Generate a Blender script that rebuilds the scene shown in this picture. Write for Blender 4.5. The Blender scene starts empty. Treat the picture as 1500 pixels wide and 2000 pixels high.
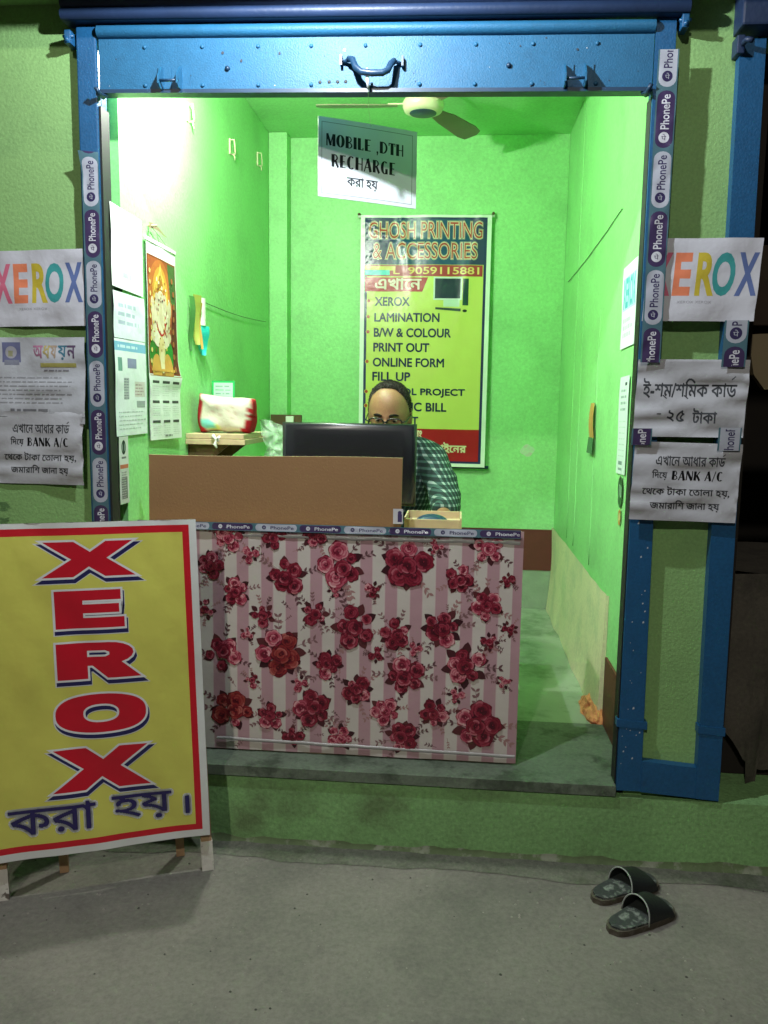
import bpy, bmesh, math, random
from mathutils import Vector, Matrix, noise
sc = bpy.context.scene
COL = sc.collection
rnd = random.Random(7)

# ------------------------------------------------------------------ camera
CX = Vector((1.016, -2.295, 1.338)); YAW, PIT, ROL = map(math.radians, (5.093, 7.442, 0.846))
f0 = Vector((-math.sin(YAW), math.cos(YAW), 0)); r0 = Vector((math.cos(YAW), math.sin(YAW), 0)); u0 = Vector((0, 0, 1))
fw = f0*math.cos(PIT) - u0*math.sin(PIT); up = u0*math.cos(PIT) + f0*math.sin(PIT)
rt = r0*math.cos(ROL) + up*math.sin(ROL); up = up*math.cos(ROL) - r0*math.sin(ROL)
cd = bpy.data.cameras.new('camera'); cam = bpy.data.objects.new('camera', cd); COL.objects.link(cam)
cam.matrix_world = Matrix(((rt.x, up.x, -fw.x, CX.x), (rt.y, up.y, -fw.y, CX.y), (rt.z, up.z, -fw.z, CX.z), (0, 0, 0, 1)))
cd.sensor_fit = 'VERTICAL'; cd.sensor_height = 36; cd.lens = 1582.4/2000*36; cd.clip_end = 300; cd.clip_start = .02
sc.camera = cam

# ------------------------------------------------------------------ world, lamps, exposure
w = bpy.data.worlds.new('World'); sc.world = w; w.use_nodes = True
nt = w.node_tree; bg = nt.nodes['Background']
sky = nt.nodes.new('ShaderNodeTexSky'); sky.sky_type = 'NISHITA'; sky.sun_disc = False
sky.sun_elevation = math.radians(-4); sky.sun_rotation = math.radians(200)
nt.links.new(sky.outputs[0], bg.inputs[0]); bg.inputs[1].default_value = 0.2
sc.view_settings.view_transform = 'Standard'; sc.view_settings.look = 'None'; sc.view_settings.exposure = 0; sc.view_settings.gamma = 1
sc.cycles.use_denoising = True
sc.cycles.max_bounces = 10; sc.cycles.diffuse_bounces = 7
sc.cycles.sample_clamp_indirect = 6

def lamp(name, loc, power, col, radius):
    l = bpy.data.lights.new(name, 'POINT'); l.energy = power; l.color = col; l.shadow_soft_size = radius
    o = bpy.data.objects.new(name, l); COL.objects.link(o); o.location = loc
    return o
FLOOD = Vector((.64, -.53, 2.50)); BULB = Vector((.20, .315, 2.425))
lamp('flood_light', FLOOD, 84, (.88, .95, 1), .016)
lamp('bulb_light', BULB, 86, (1, 1, .93), .026)
lamp('street_light', (-.25, -6.6, 5.2), 640, (1, .93, .82), .12)

# ------------------------------------------------------------------ materials
def s2l(c):
    r = []
    for v in c[:3]:
        v = v/255
        r.append(v/12.92 if v <= .04045 else ((v+.055)/1.055)**2.4)
    return (*r, 1)
def mat(name, c, rough=.6, metal=0, var=.12, scale=9, bump=.0, bscale=80, dirt=None, dscale=3, dlo=.5, dhi=.62, spec=.5, trans=0, alpha=1, emit=0, detail=6, grain=0, gscale=90, bdist=.004):
    """c and dirt are linear albedo; var = value variation by noise"""
    m = bpy.data.materials.new(name); m.use_nodes = True
    n, L = m.node_tree.nodes, m.node_tree.links
    b = n['Principled BSDF']; b.inputs['Roughness'].default_value = rough; b.inputs['Metallic'].default_value = metal
    b.inputs['Specular IOR Level'].default_value = spec
    tc = n.new('ShaderNodeTexCoord')
    no = n.new('ShaderNodeTexNoise'); no.inputs['Scale'].default_value = scale; no.inputs['Detail'].default_value = detail
    L.new(tc.outputs['Object'], no.inputs['Vector'])
    mx = n.new('ShaderNodeMix'); mx.data_type = 'RGBA'
    mx.inputs[6].default_value = (*[v*(1-var) for v in c[:3]], 1); mx.inputs[7].default_value = (*[min(1, v*(1+var)) for v in c[:3]], 1)
    L.new(no.outputs['Fac'], mx.inputs[0]); out = mx.outputs[2]
    if dirt:
        n2 = n.new('ShaderNodeTexNoise'); n2.inputs['Scale'].default_value = dscale; n2.inputs['Detail'].default_value = 9; n2.inputs['Roughness'].default_value = .65
        L.new(tc.outputs['Object'], n2.inputs['Vector'])
        mr = n.new('ShaderNodeMapRange'); mr.inputs[1].default_value = dlo; mr.inputs[2].default_value = dhi
        L.new(n2.outputs['Fac'], mr.inputs[0])
        m2 = n.new('ShaderNodeMix'); m2.data_type = 'RGBA'; m2.inputs[7].default_value = (*dirt[:3], 1)
        L.new(mr.outputs[0], m2.inputs[0]); L.new(out, m2.inputs[6]); out = m2.outputs[2]
    if grain:
        ng = n.new('ShaderNodeTexNoise'); ng.inputs['Scale'].default_value = gscale; ng.inputs['Detail'].default_value = 3; ng.inputs['Roughness'].default_value = .8
        L.new(tc.outputs['Object'], ng.inputs['Vector'])
        mg = n.new('ShaderNodeMapRange'); mg.inputs[1].default_value = .3; mg.inputs[2].default_value = .7; mg.inputs[3].default_value = 1-grain; mg.inputs[4].default_value = 1+grain
        L.new(ng.outputs['Fac'], mg.inputs[0])
        m3 = n.new('ShaderNodeMix'); m3.data_type = 'RGBA'; m3.blend_type = 'MULTIPLY'; m3.inputs[0].default_value = 1
        L.new(out, m3.inputs[6]); L.new(mg.outputs[0], m3.inputs[7]); out = m3.outputs[2]
    L.new(out, b.inputs['Base Color'])
    if bump:
        nb = n.new('ShaderNodeTexNoise'); nb.inputs['Scale'].default_value = bscale; nb.inputs['Detail'].default_value = 5
        L.new(tc.outputs['Object'], nb.inputs['Vector'])
        bp = n.new('ShaderNodeBump'); bp.inputs['Strength'].default_value = bump; bp.inputs['Distance'].default_value = bdist
        L.new(nb.outputs['Fac'], bp.inputs['Height']); L.new(bp.outputs[0], b.inputs['Normal'])
    if trans: b.inputs['Transmission Weight'].default_value = trans
    if alpha < 1: b.inputs['Alpha'].default_value = alpha
    return m
def printed(name, rough=.55, spec=.4, bump=.05, bscale=25, coat=0, bdist=.004):
    m = mat(name, (.5, .5, .5), rough, bump=bump, bscale=bscale, spec=spec, bdist=bdist)
    n, L = m.node_tree.nodes, m.node_tree.links
    a = n.new('ShaderNodeVertexColor'); a.layer_name = 'Col'
    mu = n.new('ShaderNodeMix'); mu.data_type = 'RGBA'; mu.blend_type = 'MULTIPLY'; mu.inputs[0].default_value = 1
    mx = [x for x in n if x.bl_idname == 'ShaderNodeMix'][0]
    mx.inputs[6].default_value = (.9, .9, .9, 1); mx.inputs[7].default_value = (1, 1, 1, 1)
    L.new(a.outputs['Color'], mu.inputs[6]); L.new(mx.outputs[2], mu.inputs[7])
    L.new(mu.outputs[2], n['Principled BSDF'].inputs['Base Color'])
    n['Principled BSDF'].inputs['Coat Weight'].default_value = coat
    n['Principled BSDF'].inputs['Coat Roughness'].default_value = .12
    return m

M = {}
M['wall_in'] = mat('interior green paint', (.272, .635, .245), .5, var=.10, scale=6, bump=.3, bscale=55, dirt=(.22, .53, .20), dscale=3.2, dlo=.50, dhi=.72, grain=.13, gscale=75)
M['wall_out'] = mat('lime wall paint', (.225, .415, .145), .8, var=.14, scale=5, bump=.4, bscale=110, dirt=(.17, .33, .12), dscale=3.5, dlo=.52, dhi=.8, grain=.13, gscale=120)
M['plinth'] = mat('dirty green plinth paint', (.205, .40, .15), .8, var=.25, scale=5, bump=.5, bscale=60, dirt=(.13, .21, .085), dscale=4, dlo=.5, dhi=.68, grain=.22, gscale=80)
M['moss'] = mat('damp stained plaster', (.10, .14, .06), .85, var=.4, scale=20, bump=.7, bscale=60, dirt=(.22, .24, .17), dscale=14, dlo=.5, dhi=.6)
M['stone'] = mat('cement threshold', (.13, .165, .12), .65, var=.25, scale=8, bump=.5, bscale=60, dirt=(.055, .075, .05), dscale=7, dlo=.5, dhi=.62, grain=.2, gscale=70)
M['floor_in'] = mat('green grey cement floor', (.30, .37, .27), .42, var=.22, scale=5, bump=.25, bscale=40, dirt=(.15, .22, .13), dscale=6, dlo=.5, dhi=.66)
M['ground'] = mat('grey cement yard', (.164, .150, .132), .85, var=.22, scale=1.6, bump=.8, bscale=60, dirt=(.122, .114, .100), dscale=2.6, dlo=.45, dhi=.66, detail=12, grain=.20, gscale=60)
M['cream'] = mat('cream plaster dado', (.66, .62, .40), .7, var=.10, scale=8, bump=.3, bscale=50, dirt=(.55, .56, .36), dscale=6, grain=.12, gscale=70)
M['maroon'] = mat('maroon skirting paint', (.10, .022, .014), .5, var=.2, scale=20, bump=.2)
M['rough'] = mat('grey green plaster', (.22, .30, .20), .8, var=.2, scale=15, bump=.5)
M['blue'] = mat('blue enamel paint', (.010, .085, .205), .42, var=.16, scale=18, bump=.22, bscale=160, dirt=(.009, .05, .12), dscale=9, dlo=.58, dhi=.8, grain=.14, gscale=120)
M['shut'] = mat('light blue shutter enamel', (.016, .108, .215), .5, var=.14, scale=26, bump=.30, bscale=230, dirt=(.012, .075, .15), dscale=7, dlo=.6, dhi=.8, spec=.38, grain=.12, gscale=160)
M['shaded_blue'] = mat('shaded blue shutter box', (.012, .028, .075), .5, var=.3, scale=14, bump=.2)  # shutter blue darkened, the shadow over the box is put into the colour
M['black_shade'] = mat('black channel shade', (.008, .010, .010), .6)  # black colour stands for the shade inside the rail channel
M['steeldark'] = mat('dark painted steel', (.012, .04, .085), .4, var=.2, scale=30)
M['rust'] = mat('rusty paint chips', (.035, .045, .06), .8)
M['chip'] = mat('bare metal chips', (.45, .5, .55), .5)
M['black'] = mat('black plastic', (.008, .009, .011), .32, bump=.15, bscale=300)
M['blackgloss'] = mat('black glossy monitor back', (.010, .011, .014), .27, spec=.6)
M['card'] = mat('brown cardboard', (.25, .137, .055), .8, var=.08, scale=6, bump=.15, bscale=140)
M['cardedge'] = mat('cardboard cut edge', (.42, .30, .17), .85, var=.2, scale=200)
M['wood'] = mat('pale wood', (.52, .40, .24), .6, var=.2, scale=24)
M['darkwood'] = mat('brown board', (.10, .058, .022), .7, var=.3, scale=16)
M['white'] = mat('white plastic', (.75, .76, .72), .4, var=.04)
M['ivory'] = mat('ivory enamel', (.60, .55, .38), .35, var=.05)
M['fanblade'] = mat('fan blade enamel', (.16, .13, .09), .4, var=.15)
M['skin'] = mat('brown skin', (.275, .140, .072), .5, var=.16, scale=26, bump=.18, bscale=200, grain=.10, gscale=160)
M['hair'] = mat('black hair', (.012, .009, .007), .75, var=.4, scale=120, bump=.5, bscale=260, spec=.15)
M['specs'] = mat('black spectacle frame', (.01, .01, .012), .25)
M['trouser'] = mat('dark trousers', (.03, .03, .04), .85, bump=.2)
M['rubber'] = mat('dark rubber sole', (.060, .050, .034), .75, var=.4, scale=40, bump=.5, dirt=(.12, .11, .09), dscale=30, dlo=.55, dhi=.7)
M['strap'] = mat('black slipper strap', (.012, .014, .014), .5, var=.3, bump=.3)
M['insole'] = mat('worn grey insole', (.030, .036, .034), .7, var=.3, scale=90, bump=.6, dirt=(.20, .22, .20), dscale=32, dlo=.54, dhi=.66)
M['piping'] = mat('grey strap piping', (.25, .27, .25), .6)
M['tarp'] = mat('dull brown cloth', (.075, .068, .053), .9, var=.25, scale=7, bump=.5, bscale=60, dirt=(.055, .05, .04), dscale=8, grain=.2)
M['dark'] = mat('dark unlit wall', (.014, .011, .008), .95, var=.2)  # darkness of the unlit room is put into the wall colour
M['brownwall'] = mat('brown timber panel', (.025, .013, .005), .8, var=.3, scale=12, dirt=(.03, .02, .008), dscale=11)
M['creamcloth'] = mat('cream cloth', (.20, .16, .09), .8, bump=.2)
M['orange'] = mat('orange clay', (.70, .29, .12), .85, var=.25, scale=25, bump=.8, bscale=60, dirt=(.4, .11, .035), dscale=18)
M['stain'] = mat('whitish stain', (.42, .60, .40), .8, var=.15, scale=60, dirt=(.5, .45, .4), dscale=50)
M['wire'] = mat('dark cable', (.02, .05, .03), .5)
M['string'] = mat('thin string', (.30, .45, .25), .7)
M['woodleg'] = mat('unpainted batten', (.38, .24, .13), .75, var=.25, scale=30, bump=.3)
M['limewash'] = mat('limewash paint', (.62, .60, .54), .85, var=.2, scale=30, bump=.5, dirt=(.13, .11, .09), dscale=22, dlo=.58, dhi=.62)
M['sclera'] = mat('eye white', (.30, .24, .19), .3)
M['grit'] = mat('pale grit', (.26, .24, .21), .9)
M['gritdark'] = mat('dark grit', (.06, .055, .05), .9)
M['leaf'] = mat('dark leaf', (.03, .10, .02), .5)
M['paper'] = printed('printed paper', .7, .25, .5, 12, bdist=.010)
M['vinyl'] = printed('glossy printed flex vinyl', .30, .5, .35, 7, bdist=.015)
M['board'] = printed('satin printed flex board', .30, .5, .5, 2.6, bdist=.03)
M['tape'] = printed('glossy packing tape', .22, .5, .10, 60)
M['lamin'] = printed('floral laminate sheet', .30, .45, .4, 7, bdist=.012)
M['cushion'] = printed('woven sack cloth', .8, .2, .4, 90)
def film_mat():
    m = mat('clear green plastic film', (.55, .72, .56), .25, trans=.0, alpha=.42, bump=.3, bscale=30); return m
M['film'] = film_mat()
def plaid():
    m = mat('green white plaid cotton', (.02, .07, .06), .85, bump=.2, bscale=300)
    n, L = m.node_tree.nodes, m.node_tree.links
    tc = [x for x in n if x.bl_idname == 'ShaderNodeTexCoord'][0]; b = n['Principled BSDF']
    sep = n.new('ShaderNodeSeparateXYZ'); L.new(tc.outputs['Object'], sep.inputs[0])
    def band(sock, period, width, phase=0):
        a = n.new('ShaderNodeMath'); a.operation = 'MULTIPLY_ADD'; a.inputs[1].default_value = 1/period; a.inputs[2].default_value = phase
        L.new(sock, a.inputs[0])
        f = n.new('ShaderNodeMath'); f.operation = 'FRACT'; L.new(a.outputs[0], f.inputs[0])
        g = n.new('ShaderNodeMath'); g.operation = 'LESS_THAN'; g.inputs[1].default_value = width; L.new(f.outputs[0], g.inputs[0])
        return g.outputs[0]
    def add(a, b_, op='ADD'):
        k = n.new('ShaderNodeMath'); k.operation = op; k.use_clamp = True; L.new(a, k.inputs[0]); L.new(b_, k.inputs[1]); return k.outputs[0]
    def half(a, f):
        k = n.new('ShaderNodeMath'); k.operation = 'MULTIPLY'; k.inputs[1].default_value = f; L.new(a, k.inputs[0]); return k.outputs[0]
    xx = n.new('ShaderNodeMath'); xx.operation = 'ADD'; L.new(sep.outputs[0], xx.inputs[0]); L.new(sep.outputs[1], xx.inputs[1])
    h = band(sep.outputs[2], .025, .36); v = band(xx.outputs[0], .025, .36)
    tot = add(half(h, .5), half(v, .5))
    cr = n.new('ShaderNodeValToRGB'); e = cr.color_ramp.elements
    cr.color_ramp.interpolation = 'CONSTANT'
    e[0].position = 0; e[0].color = (.006, .020, .019, 1); e[1].position = .3; e[1].color = (.035, .085, .075, 1)
    k = e.new(.8); k.color = (.28, .35, .33, 1)
    L.new(tot, cr.inputs[0]); L.new(cr.outputs[0], b.inputs['Base Color'])
    return m
M['plaid'] = plaid()

# ------------------------------------------------------------------ object helpers
def thing(name, label, cat, loc=(0, 0, 0), rz=0, group=None):
    o = bpy.data.objects.new(name, None); COL.objects.link(o); o.empty_display_size = .1
    o.location = loc; o.rotation_euler = (0, 0, rz); o['label'] = label; o['category'] = cat
    if group: o['group'] = group
    return o
def tag(o, label, cat, group=None):
    o['label'] = label; o['category'] = cat
    if group: o['group'] = group
    return o
def link(name, me, parent=None, kind=None):
    o = bpy.data.objects.new(name, me); COL.objects.link(o)
    if parent is not None: o.parent = parent
    if kind: o['kind'] = kind
    return o
class MB:
    def __init__(s): s.v = []; s.f = []; s.m = []; s.mats = []; s.sm = []
    def mi(s, m):
        if m not in s.mats: s.mats.append(m)
        return s.mats.index(m)
    def add(s, vs, fs, m, smooth=False):
        k = len(s.v); i = s.mi(m); s.v += [tuple(v) for v in vs]
        for f in fs: s.f.append(tuple(k+a for a in f)); s.m.append(i); s.sm.append(smooth)
        return s
    def box(s, x0, x1, y0, y1, z0, z1, m, bev=0):
        if bev:
            bm = bmesh.new(); bmesh.ops.create_cube(bm, size=1)
            for v in bm.verts: v.co = Vector(((x0+x1)/2+v.co.x*(x1-x0), (y0+y1)/2+v.co.y*(y1-y0), (z0+z1)/2+v.co.z*(z1-z0)))
            bmesh.ops.bevel(bm, geom=bm.edges[:], offset=bev, segments=2, affect='EDGES', profile=.6)
            bm.verts.index_update()
            s.add([v.co for v in bm.verts], [[v.index for v in f.verts] for f in bm.faces], m); bm.free(); return s
        V = [(x0, y0, z0), (x1, y0, z0), (x1, y1, z0), (x0, y1, z0), (x0, y0, z1), (x1, y0, z1), (x1, y1, z1), (x0, y1, z1)]
        return s.add(V, [(0, 3, 2, 1), (4, 5, 6, 7), (0, 1, 5, 4), (1, 2, 6, 5), (2, 3, 7, 6), (3, 0, 4, 7)], m)
    def tube(s, pts, r, m, n=10, cap=True):
        pts = [Vector(p) for p in pts]; R = r if isinstance(r, (list, tuple)) else [r]*len(pts)
        vs = []; fs = []; ref = None
        for i, p in enumerate(pts):
            t = (pts[min(i+1, len(pts)-1)]-pts[max(i-1, 0)]).normalized()
            if ref is None: ref = Vector((0, 0, 1)) if abs(t.z) < .9 else Vector((1, 0, 0))
            a = t.cross(ref).normalized(); b = t.cross(a).normalized(); ref = -(t.cross(a)) if False else ref
            for k in range(n):
                an = 2*math.pi*k/n; vs.append(p+a*math.cos(an)*R[i]+b*math.sin(an)*R[i])
        for i in range(len(pts)-1):
            for k in range(n):
                k2 = (k+1) % n; fs.append((i*n+k, i*n+k2, (i+1)*n+k2, (i+1)*n+k))
        if cap: fs.append(tuple(range(n))[::-1]); fs.append(tuple((len(pts)-1)*n+k for k in range(n)))
        return s.add(vs, fs, m, True)
    def lathe(s, prof, c, m, n=32, axis='Z'):
        vs = []; fs = []
        for (r, h) in prof:
            for k in range(n):
                a = 2*math.pi*k/n; q = (r*math.cos(a), r*math.sin(a), h)
                if axis == 'Y': q = (q[0], q[2], q[1])
                vs.append((c[0]+q[0], c[1]+q[1], c[2]+q[2]))
        for i in range(len(prof)-1):
            for k in range(n): k2 = (k+1) % n; fs.append((i*n+k, i*n+k2, (i+1)*n+k2, (i+1)*n+k))
        fs.append(tuple(range(n))[::-1]); fs.append(tuple((len(prof)-1)*n+k for k in range(n)))
        return s.add(vs, fs, m, True)
    def grid(s, nu, nv, fn, m, smooth=True):
        vs = [fn(i/nu, j/nv) for j in range(nv+1) for i in range(nu+1)]
        fs = [(j*(nu+1)+i, j*(nu+1)+i+1, (j+1)*(nu+1)+i+1, (j+1)*(nu+1)+i) for j in range(nv) for i in range(nu)]
        return s.add(vs, fs, m, smooth)
    def extrude(s, pts, d, m):
        """pts: closed 3D outline, d: thickness vector"""
        n = len(pts); P = [Vector(p) for p in pts]; d = Vector(d)
        return s.add(P+[p+d for p in P], [tuple(range(n))[::-1], tuple(range(n, 2*n))]+[(i, (i+1) % n, n+(i+1) % n, n+i) for i in range(n)], m)
    def build(s, name, parent=None, kind=None):
        me = bpy.data.meshes.new(name); me.from_pydata(s.v, [], s.f)
        for m in s.mats: me.materials.append(M[m] if isinstance(m, str) else m)
        me.polygons.foreach_set('material_index', s.m); me.polygons.foreach_set('use_smooth', s.sm)
        bm = bmesh.new(); bm.from_mesh(me); bmesh.ops.recalc_face_normals(bm, faces=bm.faces); bm.to_mesh(me); bm.free(); me.update()
        return link(name, me, parent, kind)

# ------------------------------------------------------------------ lettering
def eval_mesh(o):
    dg = bpy.context.evaluated_depsgraph_get(); dg.update()
    me = bpy.data.meshes.new_from_object(o.evaluated_get(dg)); return me
_tc = {}
def text_mesh(t, off=0, wire=False):
    key = (t, off, wire)
    if key in _tc: return _tc[key]
    c = bpy.data.curves.new('lettering', 'FONT'); c.body = t; c.size = 1; c.offset = off; c.dimensions = '2D'
    c.fill_mode = 'NONE' if wire else 'BOTH'; c.resolution_u = 4
    o = bpy.data.objects.new('lettering', c); COL.objects.link(o)
    me = eval_mesh(o)
    vs = [(v.co.x, v.co.y) for v in me.vertices]
    fs = [tuple(e.vertices) for e in me.edges] if wire else [tuple(p.vertices) for p in me.polygons]
    bpy.data.objects.remove(o); bpy.data.curves.remove(c); bpy.data.meshes.remove(me)
    _tc[key] = (vs, fs); return vs, fs
def scan_text(t, rows=34):
    """outline text filled by horizontal runs (copes with overlapping contours)"""
    vs, es = text_mesh(t, 0, True)
    y0 = min(v[1] for v in vs); y1 = max(v[1] for v in vs); dy = (y1-y0)/rows
    V = []; F = []
    for r in range(rows):
        y = y0+(r+.5)*dy; cr = []
        for a, b in es:
            (xa, ya), (xb, yb) = vs[a], vs[b]
            if (ya <= y) != (yb <= y): cr.append((xa+(y-ya)/(yb-ya)*(xb-xa), 1 if yb > ya else -1))
        cr.sort(); wn = 0
        for i, (x, s) in enumerate(cr):
            if wn == 0: xs = x
            wn += s
            if wn == 0 and x-xs > 1e-4:
                k = len(V); V += [(xs, y-dy*.52), (x, y-dy*.52), (x, y+dy*.52), (xs, y+dy*.52)]; F.append((k, k+1, k+2, k+3))
    return V, F
def fill_loops(loops, off=0):
    c = bpy.data.curves.new('outline', 'CURVE'); c.dimensions = '2D'; c.fill_mode = 'BOTH'; c.offset = off
    for lp in loops:
        s = c.splines.new('POLY'); s.points.add(len(lp)-1); s.use_cyclic_u = True
        for p, q in zip(s.points, lp): p.co = (q[0], q[1], 0, 1)
    o = bpy.data.objects.new('outline', c); COL.objects.link(o); me = eval_mesh(o)
    r = [(v.co.x, v.co.y) for v in me.vertices], [tuple(p.vertices) for p in me.polygons]
    bpy.data.objects.remove(o); bpy.data.curves.remove(c); bpy.data.meshes.remove(me); return r
def stroke_polys(pts, wd):
    out = []
    for i in range(len(pts)-1):
        a, b = Vector(pts[i]), Vector(pts[i+1]); d = (b-a)
        if d.length < 1e-9: continue
        d.normalize(); n = Vector((-d.y, d.x))*wd/2; e = d*wd*.25
        out.append([tuple(a-e+n), tuple(a-e-n), tuple(b+e-n), tuple(b+e+n)])
    return out
def ring(cx, cy, rx, ry, ix, iy, a0=0, a1=360, n=26):
    out = []
    for k in range(n):
        t0, t1 = (math.radians(a0+(a1-a0)*(k+q)/n) for q in (0, 1))
        out.append([(cx+rx*math.cos(t0), cy+ry*math.sin(t0)), (cx+rx*math.cos(t1), cy+ry*math.sin(t1)), (cx+ix*math.cos(t1), cy+iy*math.sin(t1)), (cx+ix*math.cos(t0), cy+iy*math.sin(t0))])
    return out
def R_(x0, y0, x1, y1): return [[(x0, y0), (x1, y0), (x1, y1), (x0, y1)]]
def S_(*a): return stroke_polys(a[:-1], a[-1])
T_ = .30; t_ = .07
BW = {  # heavy display capitals with one fat stem
 'M': (1.0, R_(0, 0, .10, 1)+S_((.1, .95), (.45, .1), .2)+S_((.45, .1), (.72, .95), .07)+R_(.68, 0, .96, 1)),
 'O': (.95, ring(.45, .5, .45, .52, .16, .46)), 'I': (.38, R_(0, 0, T_, 1)),
 'B': (.8, R_(0, 0, T_, 1)+ring(T_, .74, .34, .26, .26, .20, -90, 90)+ring(T_, .25, .42, .26, .32, .20, -90, 90)),
 'L': (.7, R_(0, 0, T_, 1)+R_(T_, 0, .6, .08)+R_(.54, 0, .6, .22)), 'E': (.72, R_(0, 0, T_, 1)+R_(T_, 0, .62, .08)+R_(T_, .92, .62, 1)+R_(T_, .47, .52, .54)),
 'D': (.92, R_(0, 0, T_, 1)+ring(.3, .5, .55, .5, .38, .43, -90, 90)), 'T': (.8, R_(.24, 0, .24+T_, 1)+R_(0, .92, .76, 1)+R_(0, .75, .06, 1)+R_(.7, .75, .76, 1)),
 'H': (.88, R_(0, 0, T_, 1)+R_(.7, 0, .8, 1)+R_(T_, .47, .7, .54)), 'R': (.86, R_(0, 0, T_, 1)+ring(T_, .74, .38, .26, .26, .20, -90, 90)+S_((.42, .5), (.72, .03), .2)),
 'C': (.88, ring(.45, .5, .45, .52, .16, .46, 50, 310)), 'A': (.96, S_((.05, 0), (.42, .97), .08)+S_((.45, .95), (.76, .04), .27)+R_(.16, .28, .62, .35)),
 'G': (.95, ring(.45, .5, .45, .52, .16, .46, 50, 320)+R_(.55, .0, .8, .42)), 'N': (.95, R_(0, 0, .09, 1)+S_((.12, .92), (.72, .08), .28)+R_(.76, 0, .85, 1)),
 'K': (.9, R_(0, 0, T_, 1)+S_((.34, .5), (.75, .97), .08)+S_((.42, .52), (.76, .05), .22)), ',': (.3, R_(.02, -.06, .16, .12)+S_((.14, .0), (.06, -.2), .06)), '/': (.5, S_((.02, -.08), (.4, 1.05), .06)), ' ': (.42, []), '1': (.4, R_(0, 0, .2, 1))}
def broad(t):
    x = 0; out = []
    for ch in t:
        wd, ps = BW[ch]; out += [[(x+a+d, b) for a, b in p] for p in ps for d in (0, .05)]; x += wd+.1
    return out, x-.1

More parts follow.
